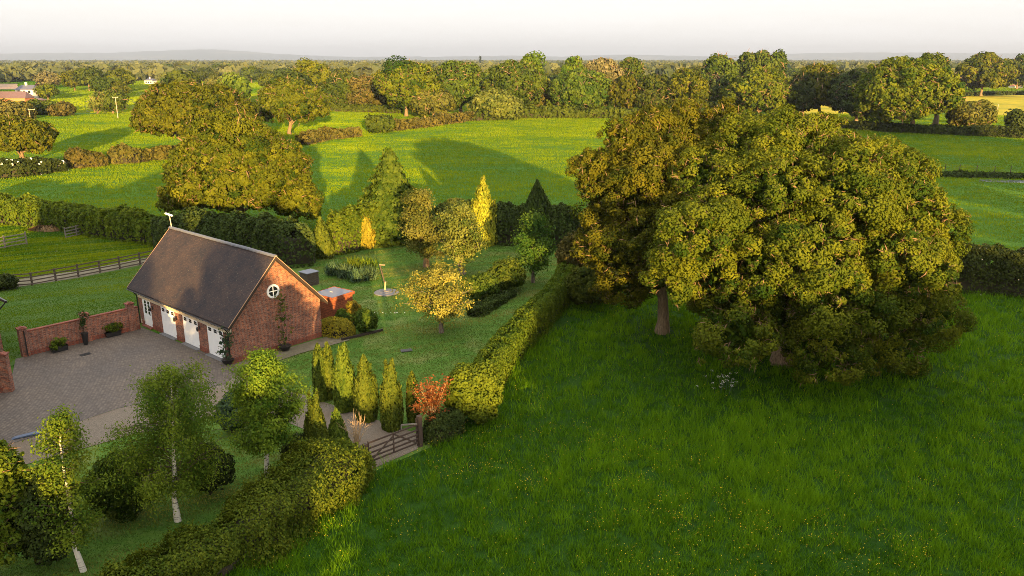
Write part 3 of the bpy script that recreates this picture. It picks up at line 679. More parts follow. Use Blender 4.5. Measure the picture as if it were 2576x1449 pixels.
h = H(); h.bar((-1.72, GW / 2, RZ), (-1.85, GW / 2, RZ + .95), .055, .055); mast = h.build('antenna_mast', [M['cream']], garage)
h = H(); h.bar((-2.29, GW / 2 - .1, RZ + 1.10), (-1.45, GW / 2 + .05, RZ + .98), .16, .12); h.bar((-1.85, GW / 2, RZ + .9), (-1.87, GW / 2 - .02, RZ + 1.05), .09, .09); h.build('antenna_panel', [M['white']], mast, bevel=.03)
h = H(); h.box(-.72, -.58, -.06, 0, .05, .38); h.build('utility_box', [M['cream']], garage, bevel=.02)

# ------------------------------------------------------------------ walls, gate, house edge
def wall_run(name, label, a, b, h, piers, th=.24, copes=True, cat='wall'):
    L_ = math.dist(a, b); az = math.atan2(b[1] - a[1], b[0] - a[0])
    root = empty(name, (*a, .07), az, label=label, cat=cat)
    q = H(); q.box(0, L_, -th / 2, th / 2, -.2, h); q.build('brickwork', [M['brick']], root)
    q = H(); q.box(0, L_, -th / 2 - .03, th / 2 + .03, h, h + .08); q.build('coping', [M['brick_plinth']], root, bevel=.015)
    q = H(); q.box(0, L_, -th / 2 - .025, -th / 2, -.2, .3); q.build('plinth', [M['brick_plinth']], root)
    for f, hp in piers:
        q = H(); q.box(f * L_ - .24, f * L_ + .24, -.24, .24, -.2, hp); pr = q.build('pier', [M['brick']], root)
        q = H(); q.box(f * L_ - .29, f * L_ + .29, -.29, .29, hp, hp + .07); q.prism([(f * L_ - .2, hp + .07), (f * L_ + .2, hp + .07), (f * L_, hp + .16)], 1, -.2, .2); q.build('pier_cap', [M['brick_plinth']], pr)
    return root
wa, wb = G(66, 897), G(352, 828)
hw = HT(205, 800, G(210, 865)[1])
wall_run('garden_wall', 'long red brick wall with three capped piers enclosing the paved courtyard', wa, wb, 1.72, ((.0, 2.0), (.52, 2.05), (.93, 2.1)))
wc = G(24, 986)
wall_run('brick_wall', 'taller red brick wall end at the edge of the courtyard near the gateway', (wc[0] - 5.5, wc[1] - 1.2), wc, 2.35, ((1.0, 2.42),), .3)
ga = G(72, 901); gb = G(52, 872)
root = empty('iron_gate', (*ga, .07), math.atan2(gb[1] - ga[1], gb[0] - ga[0]), label='black iron gate standing open against the brick wall pier', cat='gate')
gl = 1.45
q = H(); q.bar((0, 0, .1), (0, 0, 1.85), .06, .06); q.bar((gl, 0, .1), (gl, 0, 1.85), .06, .06)
for z in (.15, 1.0, 1.8): q.bar((0, 0, z), (gl, 0, z), .05, .05)
q.build('frame', [M['black']], root)
q = H()
for i in range(1, 15): q.bar((gl * i / 15, 0, .1), (gl * i / 15, 0, 1.9), .045, .03)
q.build('railings', [M['black']], root)
hx, hy = G(13, 757, 4.2)
root = empty('main_house', (hx, hy, .0), AZ, label='dark eaves corner of the house at the left edge of the courtyard', cat='house')
q = H(); q.box(-9, -.5, -8, -.5, 0, 4.0); q.build('wall', [M['brick']], root)
q = H(); q.prism([(0, 4.05), (-4.2, 7.4), (-8.4, 4.05), (-8.4, 4.2), (-4.2, 7.6), (0, 4.2)], 0, -9.4, 0); q.build('roof', [M['tile']], root)
q = H(); q.box(-9.4, .05, .0, .1, 4.05, 4.2); q.bar((-.1, .05, 4.1), (-.3, -.45, 3.5), .08, .08); q.build('gutter', [M['black']], root)

# ------------------------------------------------------------------ small courtyard things
def pot_plant(name, label, px, prof, leafy, mat, seed, n=260, leaf=.09, box=None, rz=0, group=None, asp=.4, stem=None):
    X, Y = G(*px); r = rs(seed); root = empty(name, (X, Y, .075), rz, label=label, cat='potted plant', group=group)
    q = H()
    if box: a, b, hh = box; q.prism([(-a * .88, 0), (a * .88, 0), (a, hh), (-a, hh)], 1, -b, b); q.box(-a - .02, a + .02, -b - .02, b + .02, hh - .05, hh)
    else: q.lathe(prof, 18)
    top = box[2] if box else prof[-1][1]
    q.build('pot', [M['black']], root)
    q = H(); rr = (box[0] * .9, box[1] * .9) if box else (prof[-1][0] * .85,) * 2
    q.box(-rr[0] * .7, rr[0] * .7, -rr[1] * .7, rr[1] * .7, top - .04, top + .015); q.build('soil', [M['soil']], root)
    f = Q(); lx, ly, lz0, lz1 = leafy
    c = np.array([[r.uniform(-lx, lx) * .6, r.uniform(-ly, ly) * .6, top + r.uniform(lz0, lz1)] for _ in range(9)]); Rr = np.full((9, 3), 1.) * np.array([lx * .45, ly * .45, (lz1 - lz0) * .28 + .05])
    crown_leaves(f, c, Rr, n, leaf, r, None, None, 1.6, asp, 0, .05)
    for j in range(6): limb(f, (0, 0, top - .05), c[j], .018, .006, r, 4, 4, .06, 1)
    add('plant', f.mesh(name + '_plant', [M[mat], M['twig']]), root); return root
BOWL = [(.18, 0), (.30, .08), (.40, .25), (.43, .36), (.45, .38)]
TALL = [(.14, 0), (.16, .1), (.24, .85), (.27, .9)]
wz = math.atan2(wb[1] - wa[1], wb[0] - wa[0])
pot_plant('trough_planter', 'black trough of leafy plants at the gate end of the brick wall', (150, 885), None, (.55, .3, .05, .5), 'hedge_leaf', 5, 420, .09, (.55, .22, .36), wz, 'planters along the courtyard wall')
pot_plant('trough_planter', 'black trough of leafy plants between the tall pot and the garage', (285, 847), None, (.55, .3, .05, .5), 'hedge_leaf', 6, 420, .09, (.55, .22, .36), wz, 'planters along the courtyard wall')
pot_plant('tall_planter', 'tall slim black pot holding a thin dark upright plant', (217, 869), TALL, (.22, .2, .2, 1.5), 'dark_leaf', 7, 130, .09, group='planters along the courtyard wall')
pot_plant('bowl_planter', 'round black bowl with a climber trained up the brick gable', (717, 884), BOWL, (.75, .25, .3, 3.3), 'bright_leaf', 8, 260, .075, rz=R(49), group='bowl pots beside the garage')
pot_plant('bowl_planter', 'round black bowl with sparse silvery shrub at the garage front corner', (574, 918), BOWL, (.55, .4, .3, 1.9), 'iris', 9, 260, .09, group='bowl pots beside the garage')
def drain(label, px, a, b, rz):
    X, Y = G(*px); q = H(); q.box(-a, a, -b, b, 0, .018)
    for i in range(5): q.box(-a * .85 + i * a * .36, -a * .85 + i * a * .36 + a * .22, -b * .8, b * .8, .018, .026)
    q.build('drain_cover', [M['black']], None, (X, Y, .078), rz, label=label, cat='drain cover')
drain('small black drain grate set in the grey block paving', (215, 894), .34, .22, wz)
drain('dark manhole cover lying in the pale mown lawn', (1022, 884), .40, .26, R(20))
q = H(); q.prism([(-.8, 0), (.8, 0), (.8, .06), (.2, .11), (-.6, .07)], 1, -.16, .16)
X, Y = G(72, 1099); q.build('metal_strip', [M['blue']], None, (X, Y, .08), R(32), label='blue grey metal strip on the paving edge beside the gravel', cat='metal strip', bevel=.02)

# ------------------------------------------------------------------ shed, bin, screen, pole
X, Y = G(838, 735, 2.1)
root = empty('timber_shed', (X, Y, .03), AZ + R(6), label='small cedar clad shed with flat grey roof behind the garage', cat='shed')
a = 1.05
q = H(); q.box(-a, a, -a, a, 0, 1.98); q.build('cladding', [M['cedar']], root)
q = H(); q.box(-a - .12, a + .12, -a - .12, a + .12, 2.0, 2.06); rf = q.build('roof', [M['felt']], root, bevel=.015)
q = H(); q.box(-.35, -.05, -.05, .02, 2.06, 2.09); q.build('vent', [M['cream']], rf)
q = H()
for s in (-1, 1): q.box(-a - .14, a + .14, s * (a + .12) - .02, s * (a + .12) + .02, 1.84, 2.09); q.box(s * (a + .12) - .0205, s * (a + .12) + .0205, -a - .099, a + .099, 1.84, 2.089)
q.build('fascia', [M['cedar']], root)
X, Y = G(779, 716)
root = empty('compost_bin', (X, Y, .03), AZ, label='dark timber compost bin behind the garage roof', cat='compost bin')
q = H()
for k in range(7):
    z = k * .17; q.box(-.6, .6, -.62, -.58, z, z + .14); q.box(-.6, .6, .58, .62, z, z + .14); q.box(-.62, -.58, -.579, .579, z, z + .14); q.box(.58, .62, -.579, .579, z, z + .14)
q.build('slatted_side', [M['fence_wood']], root)
q = H(); q.box(-.68, .68, -.68, .68, 1.2, 1.25); q.build('lid', [M['felt']], root)
X, Y = G(852, 803)
root = empty('timber_screen', (X, Y, .03), AZ + R(90), label='pale screen of upright boards below the cedar shed', cat='screen')
for i in range(7):
    q = H(); q.box(-.5 + i * .145, -.5 + i * .145 + .125, -.02, .02, 0, 1.15 + .06 * (i % 3)); q.build('board', [M['pale_wood']], root)
for z in (.3, .85): q = H(); q.box(-.52, .52, .02, .06, z, z + .08); q.build('rail', [M['pale_wood']], root)
X, Y = G(968, 737)
zt_ = HT(962, 668, Y)
root = empty('garden_pole', (X, Y, .04), 0, label='slim timber pole with a short crossbar standing in the stone disc', cat='pole')
q = H(); q.bar((0, 0, 0), (.1, 0, 1.0), .13, .13); q.build('socket_post', [M['pale_wood']], root)
q = H(); q.bar((.02, 0, .9), (-.35, .1, zt_), .085, .085); q.build('shaft', [M['fence_wood']], root)
q = H(); q.bar((-.42, .1, zt_), (.12, .1, zt_ - .02), .06, .06); q.build('crossbar', [M['pale_wood']], root)
q = H(); rr = 62 / 2 * mpp(Y); q.lathe([(rr, 0), (rr, .08), (rr - .06, .11), (rr * .55, .11), (rr * .5, .16), (.3, .17), (.28, .24)], 32); X2, Y2 = G(972, 738)
q.build('stone_disc', [M['grey_stone']], None, (X2, Y2, .036), 0, label='low round grey stone disc in the lawn round the pole', cat='stone disc')

# ------------------------------------------------------------------ fences and gates
def rail_fence(name, label, bases, h, rails, mat, cat='fence', pw=.13, group=None):
    P = [G(*b) for b in bases]; o = P[0]; root = empty(name, (*o, .05), 0, label=label, cat=cat, group=group); r = rs(len(bases))
    for p_ in P:
        q = H(); q.box(-pw / 2, pw / 2, -pw / 2, pw / 2, -.2, h + r.uniform(.0, .1)); q.build('post', [M[mat]], root, (p_[0] - o[0], p_[1] - o[1], 0), r.uniform(-.1, .1))
    for a_, b_ in zip(P[:-1], P[1:]):
        for k in range(rails):
            z = h * (.94 - k * .27) + r.normal(0, .012); q = H(); q.bar((a_[0] - o[0], a_[1] - o[1] - .09, z), (b_[0] - o[0], b_[1] - o[1] - .09, z + r.normal(0, .015)), .05, .10); q.build('rail', [M[mat]], root)
    return root
rail_fence('rail_fence', 'long brown post and rail fence between the left lawn and the paddock', [(-90, 743), (-35, 733), (20.4, 724), (81.7, 719), (141, 708), (198, 698), (252, 687), (302, 677.5), (353, 667), (400, 657)], 1.2, 4, 'fence_wood')
rail_fence('paddock_fence', 'weathered grey rail fence ending at a post in the far paddock', [(-90, 645), (-40, 636), (14, 626), (68, 616)], 1.35, 4, 'grey_wood')
rail_fence('rail_hurdle', 'short grey rail hurdle standing before the dark hedge', [(166, 601), (194, 595), (222, 588)], 1.25, 4, 'grey_wood', 'hurdle', .1)
sb = [(-70, 556), (-40, 558), (-12, 561), (10.7, 563), (37, 566), (80, 568), (113, 566), (142, 571), (176, 577), (256, 592), (295, 596), (339, 605), (377, 612)]
P = [G(*b) for b in sb]; root = empty('stake_fence', (*P[0], .05), 0, label='wire fence on pale round stakes along the foot of the dark hedge', cat='fence'); r = rs(4)
for p_ in P:
    q = H(); q.lathe([(.055, -.1), (.055, 1.25), (.03, 1.32)], 8, 0, (p_[0] - P[0][0], p_[1] - P[0][1], 0)); q.build('stake', [M['pale_wood']], root)
for k in range(3):
    q = H()
    for a_, b_ in zip(P[:-1], P[1:]): q.bar((a_[0] - P[0][0], a_[1] - P[0][1], .3 + k * .4), (b_[0] - P[0][0], b_[1] - P[0][1], .3 + k * .4), .006, .006)
    q.build('wire', [M['grey_stone']], root)
fb = [(2240, 428), (2290, 430), (2336, 431), (2376, 432), (2412, 433), (2455, 436), (2500, 437), (2540, 438), (2580, 440), (2640, 441)]
P = [G(*b) for b in fb]; root = empty('ditch_fence', (*P[0], .05), 0, label='thin dark post and wire fence beside the field stream', cat='fence')
for p_ in P:
    q = H(); q.lathe([(.07, -.1), (.07, 1.35), (.05, 1.4)], 6, 0, (p_[0] - P[0][0], p_[1] - P[0][1], 0)); q.build('post', [M['fence_wood']], root)
for k in range(3):
    q = H()
    for a_, b_ in zip(P[:-1], P[1:]): q.bar((a_[0] - P[0][0], a_[1] - P[0][1], .4 + k * .4), (b_[0] - P[0][0], b_[1] - P[0][1], .4 + k * .4), .012, .012)
    q.build('wire', [M['grey_stone']], root)
ha, la = G(1056, 1124), G(926, 1176); Lg = math.dist(ha, la)
root = empty('field_gate', (*ha, .07), math.atan2(la[1] - ha[1], la[0] - ha[0]), label='brown five bar field gate across the gravel drive', cat='gate')
q = H(); q.box(-.13, .10, -.12, .12, -.2, 1.75); q.build('hinge_post', [M['gate_wood']], root, bevel=.015)
q = H(); q.box(Lg + .02, Lg + .22, -.1, .1, -.2, 1.3); q.build('latch_post', [M['gate_wood']], root, bevel=.015)
for z in (.22, .45, .70, .97, 1.28):
    q = H(); q.bar((.12, 0, z), (Lg - .05, 0, z), .05, .085); q.build('bar', [M['gate_wood']], root)
for x, z1 in ((.16, 1.62), (Lg - .1, 1.34)):
    q = H(); q.bar((x, -.045, .15), (x, -.045, z1), .08, .035); q.build('stile', [M['gate_wood']], root)
q = H(); q.bar((.16, .05, .22), (Lg * .52, .05, 1.28), .035, .08); q.bar((Lg * .52, .05, .22), (Lg * .52, .05, 1.28), .035, .08); q.bar((Lg * .52, .06, 1.2), (Lg - .1, .06, .25), .035, .08); q.build('brace', [M['gate_wood']], root)
q = H(); q.bar((.14, 0, 1.32), (1.15, 0, 1.60), .06, .075); q.bar((1.15, 0, 1.33), (1.15, 0, 1.60), .05, .05); q.build('raised_heel', [M['grey_wood']], root)

# ------------------------------------------------------------------ the two oaks and the oaks in the fields
broadleaf('oak_tree', 'huge wide oak with olive gold crown spreading over the foreground meadow', 'tree', (1965, 915), (1645, 2405, 290, 985), 'oak_leaf', 11, leaf=.085, dens=2.3, nl=64, depth=.92, rad=.62, low=-.62, lr=(.15, .29),
          extra=[(1890, 345, 62, 3), (1985, 340, 66, 3), (2060, 350, 66, 3), (2110, 395, 85, 2), (2200, 440, 80, 1), (2270, 540, 75, 0), (1740, 600, 85, -5), (1700, 690, 70, -3), (2320, 660, 70, 0), (2345, 790, 70, -1), (1850, 840, 90, -6), (2080, 870, 95, -5), (2230, 860, 90, -2), (1770, 460, 80, 1), (1860, 390, 80, 2)])
broadleaf('oak_tree', 'bronze tinted oak close behind the huge meadow oak', 'tree', (1665, 838), (1452, 1880, 266, 800), 'oak_red', 12, leaf=.088, dens=2.1, nl=46, depth=1.0, rad=.42, low=-.6, lr=(.17, .31), extra=[(1580, 350, 60, 0), (1650, 320, 55, 1), (1730, 315, 60, 2), (1820, 325, 60, 2), (1490, 420, 45, 0), (1500, 470, 45, 0), (1500, 620, 50, 0), (1560, 720, 60, 0)])
broadleaf('oak_tree', 'broad oak with drooping right side behind the garage hedge', 'tree', (612, 580), (408, 786, 272, 600), 'oak_leaf', 13, taper=.38, dens=2.5, nl=34, low=-.6, lr=(.22, .36), extra=[(752, 505, 48, 0), (452, 490, 42, 0), (700, 420, 60, 0)], rad=.5)
broadleaf('oak_tree', 'wide oak on the field hedge, left of the three garage side oaks', 'tree', (470, 392), (334, 648, 200, 372), 'oak_leaf', 14, dens=2.5, nl=32, low=-.5, lr=(.22, .36), rad=.6)
broadleaf('oak_tree', 'rounded oak standing between the wide hedge oak and the pale bushes', 'tree', (728, 338), (648, 826, 194, 332), 'oak_leaf', 15, dens=2.5, nl=26, lr=(.25, .4), rad=.5)
broadleaf('oak_tree', 'domed oak rising above the hedge at the left edge', 'tree', (62, 412), (-45, 134, 291, 398), 'oak_leaf', 16, dens=2.5, nl=26, lr=(.25, .4), rad=.5)

# ------------------------------------------------------------------ garden trees
branchy('birch_tree', 'tallest upright birch with white trunk beside the brick gable', 'tree', (672, 1202), (568, 764, 890, 1108), 'birch_leaf', 21, nb=62, sub=8, per=52, leaf=.062, sig=.20, droop=.15, rad=.115, shape=(.22, .72), pw=.6)
branchy('birch_tree', 'leaning birch with drooping crown before the paved courtyard', 'tree', (448, 1312), (296, 582, 920, 1200), 'birch_leaf', 22, nb=66, sub=9, per=56, leaf=.054, sig=.22, droop=1.1, up=.1, rad=.12, shape=(.15, .72), pw=.5, asp=.5, leanto=-.1, tm=.42)
branchy('birch_tree', 'thin open birch with forked white trunk in the near left corner', 'tree', (212, 1437), (95, 262, 1030, 1345), 'birch_leaf', 23, nb=46, sub=8, per=28, leaf=.058, sig=.20, droop=.4, rad=.105, shape=(.25, .70), pw=.8, leanto=-.3, fork=True)
broadleaf('leafy_tree', 'dense golden green tree cut by the left edge of the view', 'tree', (-18, 1450), (-120, 66, 1085, 1462), 'lime_leaf', 24, leaf=.085, dens=2.4, nl=26, bark='grey_bark', rad=.12, low=-.85)
branchy('pear_tree', 'taller upright pear tree with orange lit trunk on the lawn', 'tree', (1072, 672), (1000, 1112, 484, 632), 'pear_leaf', 25, nb=46, sub=7, per=36, leaf=.12, sig=.33, droop=.1, up=.7, bark='bark', rad=.26, shape=(.3, .62), pw=.7)
branchy('pear_tree', 'shorter rounded pear tree beside the upright pear on the lawn', 'tree', (1165, 690), (1100, 1206, 520, 645), 'pear_leaf', 26, nb=42, sub=7, per=36, leaf=.12, sig=.32, droop=.1, up=.6, bark='grey_bark', rad=.24, shape=(.28, .62), pw=.65)
branchy('apple_tree', 'spreading apple tree with yellow leaves alone on the mown lawn', 'tree', (1110, 838), (1000, 1200, 680, 792), 'apple_leaf', 27, nb=34, sub=7, per=40, leaf=.085, sig=.22, droop=.2, up=.3, bark='grey_bark', rad=.17, shape=(.32, .58), pw=.5, low=.1)
branchy('young_tree', 'dark green young tree with straight trunk near the long hedge', 'tree', (1340, 712), (1290, 1396, 538, 668), 'bright_leaf', 28, nb=40, sub=7, per=34, leaf=.11, sig=.30, droop=.2, up=.4, bark='grey_bark', rad=.14, shape=(.25, .68), pw=.7, tm=.25)
conifer('pyramid_tree', 'tallest pyramidal bright green tree between the clipped hedge and the pears', (988, 606), 376, 104, 'bright_leaf', 29, ((0, .7), (.08, .95), (.3, .9), (.6, .55), (.85, .25), (1, .06)), leaf=.22, dens=2.8, asp=.6, up=.1, lump=.2, tiers=9, cat='tree')
conifer('golden_conifer', 'golden conifer with twin pointed tips before the back hedge', (1215, 614), 446, 42, 'gold_conifer', 30, ((0, .85), (.15, 1), (.5, .9), (.75, .55), (.92, .22), (1, .05)), tips=2, dens=3.4)
conifer('pointed_conifer', 'dark pointed conifer behind the dark green young tree', (1350, 618), 455, 46, 'dark_conifer', 31, ((0, .9), (.3, 1), (.6, .75), (.85, .3), (1, .04)))
conifer('clipped_conifer', 'rounded golden green conifer in front of the clipped garden hedge', (920, 624), 533, 28, 'gold_hedge', 32, ((0, .7), (.2, 1), (.5, .9), (.8, .5), (1, .1)))
conifer('shaded_conifer', 'squat shaded conifer at the end of the garage hedge', (816, 648), 548, 30, 'conifer', 33, ((0, .8), (.25, 1), (.6, .7), (1, .06)), lean=-.05)
COLP = ((0, .80), (.12, .96), (.4, 1), (.7, .82), (.88, .5), (.97, .22), (1, .06))
for i, (b, yt, hw, tp, lb) in enumerate((((808, 1008), 866, 19, 1, 'leftmost columnar conifer of the row along the drive edge'), ((831, 1004), 862, 16, 1, 'slimmest columnar conifer tucked beside the first in the row'),
        ((870, 1032), 866, 30, 2, 'third and broadest topped columnar conifer of the row by the drive'), ((923, 1056), 892, 31, 2, 'fourth columnar conifer of the row, lit on its left side'),
        ((986, 1080), 906, 29, 2, 'tall columnar conifer nearest the field gate end of the row'), ((1040, 1066), 936, 17, 1, 'small columnar conifer half hidden behind the red acer'))):
    conifer('columnar_conifer', lb, b, yt, hw, 'conifer', 40 + i, COLP, tips=tp, group='columnar conifers along the gravel drive', dens=3.6, lump=.08)
conifer('cone_conifer', 'cone shaped conifer close to the tallest birch beside the drive', (797, 1132), 984, 31, 'conifer', 47, ((0, .9), (.2, 1), (.5, .8), (.8, .45), (1, .06)), tips=2, group='cone conifers on the near side of the drive', dens=3.6, lump=.08)
conifer('cone_conifer', 'smaller cone shaped conifer behind the thick front hedge', (850, 1118), 1028, 29, 'conifer', 48, ((0, 1), (.3, .85), (.6, .55), (1, .05)), group='cone conifers on the near side of the drive', dens=3.6, lump=.08)

# red acer: flat layered sprays on one thin stem
X, Y = G(1092, 1098); r = rs(50); root = empty('red_acer', (X, Y, .04), 0, label='small red leaved acer on a thin stem beside the field gate', cat='tree')
q = Q(); m_ = mpp(Y); zt_ = HT(1092, 948, Y); zb_ = HT(1092, 1052, Y); tr = Q(); limb(tr, (0, 0, 0), (-.05, 0, zb_ + .3), .045, .03, r, 7, 5, .02, 0)
for k in range(24):
    a = r.uniform(0, 6.28); z = r.uniform(zb_ - .1, zt_); f = 1 - abs((z - zb_) / (zt_ - zb_) - .42) * .9; e = r.uniform(.3, 1.) * 70 * m_ * max(.2, f)
    tip = np.array([e * np.cos(a), e * np.sin(a) * .7, z]); pth = limb(tr, (-.05, 0, zb_ - .2 + r.uniform(0, .5)), tip, .02, .006, r, 4, 5, .06, 0)
    n_ = 70; tt = r.uniform(.35, 1.08, n_)[:, None]; base_ = np.array([-.05, 0, zb_ + .1]); p_ = base_ + (tip - base_) * tt + r.normal(0, 1, (n_, 3)) * np.array([.17, .17, .07])
    V, F = leaves(p_, rdir(n_, r) * .5 + np.array([0, -.2, .8]), .075, r, .55); q.add(V, F, 0, np.clip(r.normal(.45, .28, n_), 0, 1))
add('crown', q.mesh('acer_crown', [M['acer']]), root); add('trunk', tr.mesh('acer_trunk', [M['pale_wood']], True), root)
X, Y = G(897, 1128); r = rs(51); root = empty('bare_shrub', (X, Y, .04), 0, label='leafless pale twiggy shrub beside the gravel behind the front hedge', cat='shrub')
q = Q()
for k in range(26):
    a = r.uniform(0, 6.28); e = np.array([.75 * np.cos(a) * r.uniform(.2, 1), .6 * np.sin(a) * r.uniform(.2, 1), r.uniform(1.1, 2.0)]); pp = limb(q, (0, 0, 0), e, .022, .006, r, 4, 5, .05, 0)
    for _ in range(2): limb(q, pp[3], e + rdir(1, r)[0] * .35, .009, .004, r, 3, 3, .05, 0)
add('branches', q.mesh('bare_branches', [M['pale_wood']], True), root)

# ------------------------------------------------------------------ hedges and shrubs of the garden
hedge('front_hedge', 'thick untrimmed hedge along the near edge of the garden', [(-8.8, 37.0, 1.7), (-9.2, 34.4, 1.75), (-10.6, 31.0, 1.65), (-12.6, 27.8, 1.5), (-14.9, 24.6, 1.45), (-17.2, 21, 1.5)], 3.7, 'hedge_leaf', 61, leaf=.065, rough=.34, spiky=.22, sq=.72, tv=.24, world=True)
hedge('side_hedge', 'long clipped hedge dividing the mown lawn from the meadow', [(1205, 1010, 930), (1262, 925, 845), (1330, 850, 770), (1400, 775, 700), (1440, 720, 640)], 1.9, 'hedge_leaf', 62, leaf=.085, rough=.12)
bush('round_bush', 'bright rounded bush at the meadow end of the clipped hedge', (1195, 1062), (1120, 1262, 920, 1065), 'hedge_leaf', 63, leaf=.08, tm=.75, nl=18)
hedge('low_hedge', 'low dark hedge under the red acer beside the gate', [(1066, 1118, 1058), (1110, 1105, 1040), (1160, 1078, 1020)], 1.3, 'dark_leaf', 64, leaf=.08)
hedge('golden_hedge', 'golden clipped hedge against the garden corner of the garage', [(815, 838, 795), (850, 848, 800), (893, 842, 806)], 1.3, 'gold_hedge', 65, leaf=.085, rough=.1)
bush('golden_shrub', 'upright golden shrub rising behind the golden clipped hedge', (889, 815), (874, 904, 758, 810), 'gold_hedge', 66, leaf=.085)
bush('green_shrub', 'dark green leafy shrub in the bed beside the golden hedge', (918, 838), (892, 945, 778, 838), 'bright_leaf', 67, leaf=.08, tm=.3)
bush('green_shrub', 'low green shrub between the cedar shed and the golden hedge', (864, 815), (842, 886, 778, 815), 'bright_leaf', 68, leaf=.08, tm=.35)
X, Y = G(918, 838); q = H(); q.box(-2.2, 1.3, -.06, .06, 0, .2); q.build('bed_edging', [M['blackwood']], None, (X + .3, Y - .45, .03), R(40), label='black timber edging board in front of the green shrub bed', cat='edging')
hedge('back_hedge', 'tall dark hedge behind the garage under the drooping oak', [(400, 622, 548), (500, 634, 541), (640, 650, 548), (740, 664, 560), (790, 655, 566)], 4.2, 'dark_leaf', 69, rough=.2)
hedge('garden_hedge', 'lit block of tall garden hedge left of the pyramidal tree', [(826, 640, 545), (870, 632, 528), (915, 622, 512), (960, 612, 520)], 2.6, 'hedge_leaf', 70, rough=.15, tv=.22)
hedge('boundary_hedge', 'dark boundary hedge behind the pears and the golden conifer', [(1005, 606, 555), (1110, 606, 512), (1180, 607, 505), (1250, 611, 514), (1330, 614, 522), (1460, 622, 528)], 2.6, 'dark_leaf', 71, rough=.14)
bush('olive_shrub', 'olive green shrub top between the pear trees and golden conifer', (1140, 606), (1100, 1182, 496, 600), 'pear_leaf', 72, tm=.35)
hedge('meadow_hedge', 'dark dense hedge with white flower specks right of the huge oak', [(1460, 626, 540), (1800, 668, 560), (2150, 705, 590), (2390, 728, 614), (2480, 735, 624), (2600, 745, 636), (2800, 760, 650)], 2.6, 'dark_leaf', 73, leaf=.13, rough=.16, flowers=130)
hedge('left_hedge', 'dark paddock hedge running left behind the stake fence', [(-160, 545, 478), (-60, 556, 488), (20, 562, 492), (80, 567, 503), (170, 577, 516), (250, 590, 527), (310, 598, 525), (377, 608, 541), (440, 616, 548)], 3.2, 'hedge_leaf', 74, rough=.2, tv=.18)
bush('shrub', 'loose green shrub on the lawn behind the apple tree', (1205, 748), (1160, 1260, 690, 752), 'bright_leaf', 75, leaf=.10, tm=.4)
bush('shrub', 'light green shrub on the lawn left of the young tree', (1272, 735), (1222, 1322, 656, 738), 'bright_leaf', 76, leaf=.10, tm=.5)
hedge('low_border', 'low dark planted border cut into the lawn', [(1182, 798, 776), (1240, 770, 750), (1290, 742, 725)], 1.2, 'dark_leaf', 77, leaf=.08, rough=.3)
bush('hedge_thicket', 'reddish thicket where the clipped hedge meets the bronze oak', (1440, 728), (1404, 1500, 590, 728), 'reddish', 78, leaf=.12)
bush('hedge_thicket', 'grey green thicket under the left side of the bronze oak', (1478, 770), (1425, 1545, 660, 780), 'far_leaf', 79, leaf=.12)
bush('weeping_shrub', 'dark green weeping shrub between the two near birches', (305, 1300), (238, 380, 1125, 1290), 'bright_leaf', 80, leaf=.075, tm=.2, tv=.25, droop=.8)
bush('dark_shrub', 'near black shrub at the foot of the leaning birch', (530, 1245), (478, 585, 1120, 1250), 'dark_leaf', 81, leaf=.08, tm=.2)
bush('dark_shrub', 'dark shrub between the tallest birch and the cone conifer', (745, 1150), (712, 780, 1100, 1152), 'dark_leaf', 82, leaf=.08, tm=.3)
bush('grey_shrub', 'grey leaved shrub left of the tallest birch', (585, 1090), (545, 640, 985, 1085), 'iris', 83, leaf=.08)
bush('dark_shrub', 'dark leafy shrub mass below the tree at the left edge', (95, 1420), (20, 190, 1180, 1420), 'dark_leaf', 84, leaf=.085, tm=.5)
bush('ground_shrub', 'low dark shrub beside the rail fence at the left edge', (15, 728), (-25, 42, 692, 730), 'dark_leaf', 85, leaf=.09)
for i, (b, hh, w_, mt, lb) in enumerate((((838, 692), 1.25, 22, 'iris', 'leftmost clump of blue green sword leaves in the lawn bed'), ((868, 700), 1.35, 22, 'iris', 'second clump of blue green sword leaves in the lawn bed'), ((898, 708), 1.2, 24, 'iris', 'front clump of blue green sword leaves in the lawn bed'),
        ((925, 704), 1.3, 22, 'iris', 'rightmost clump of blue green sword leaves in the lawn bed'), ((888, 690), 1.6, 26, 'hedge_leaf', 'yellow green clump of tall leaves at the back of the lawn bed'), ((924, 688), 1.6, 24, 'hedge_leaf', 'yellow green clump nearest the stone disc in the lawn bed'))):
    r = rs(90 + i); X, Y = G(*b); n_ = 170; rr = w_ * mpp(Y)
    xy = r.normal(0, rr * .45, (n_, 2)); q = Q(); ax = np.stack([xy[:, 0] * .35, xy[:, 1] * .35, np.full(n_, 1.)], 1) + r.normal(0, .12, (n_, 3))
    V, F = leaves(np.column_stack([xy, hh * r.uniform(.3, .75, n_)]), rdir(n_, r), hh * .42, r, .10, ax); q.add(V, F, 0, r.uniform(.1, .9, n_))
    V, F = leaves(np.column_stack([xy * .8, hh * r.uniform(.05, .4, n_)]), rdir(n_, r), .16, r, .5); q.add(V, F, 0, r.uniform(.0, .4, n_))
    add('iris_clump', q.mesh('iris_clump', [M[mt]]), None, (X, Y, .03), label=lb, cat='plant clump', group='plant clumps in the lawn bed')
r = rs(97); q = Q(); X, Y = G(126, 580)
p_ = rdir(900, r) * np.array([2.6, 1.2, .55]); p_[:, 2] = np.abs(p_[:, 2]) * r.uniform(.6, 1.1, 900); V, F = leaves(p_, p_ + r.normal(0, .3, p_.shape), .16, r, .5); q.add(V, F, 0, r.uniform(0, 1, 900))
add('bracken_heap', q.mesh('bracken_heap', [M['straw']]), None, (X, Y, .04), label='heap of pale brown cut vegetation before the dark paddock hedge', cat='heap')
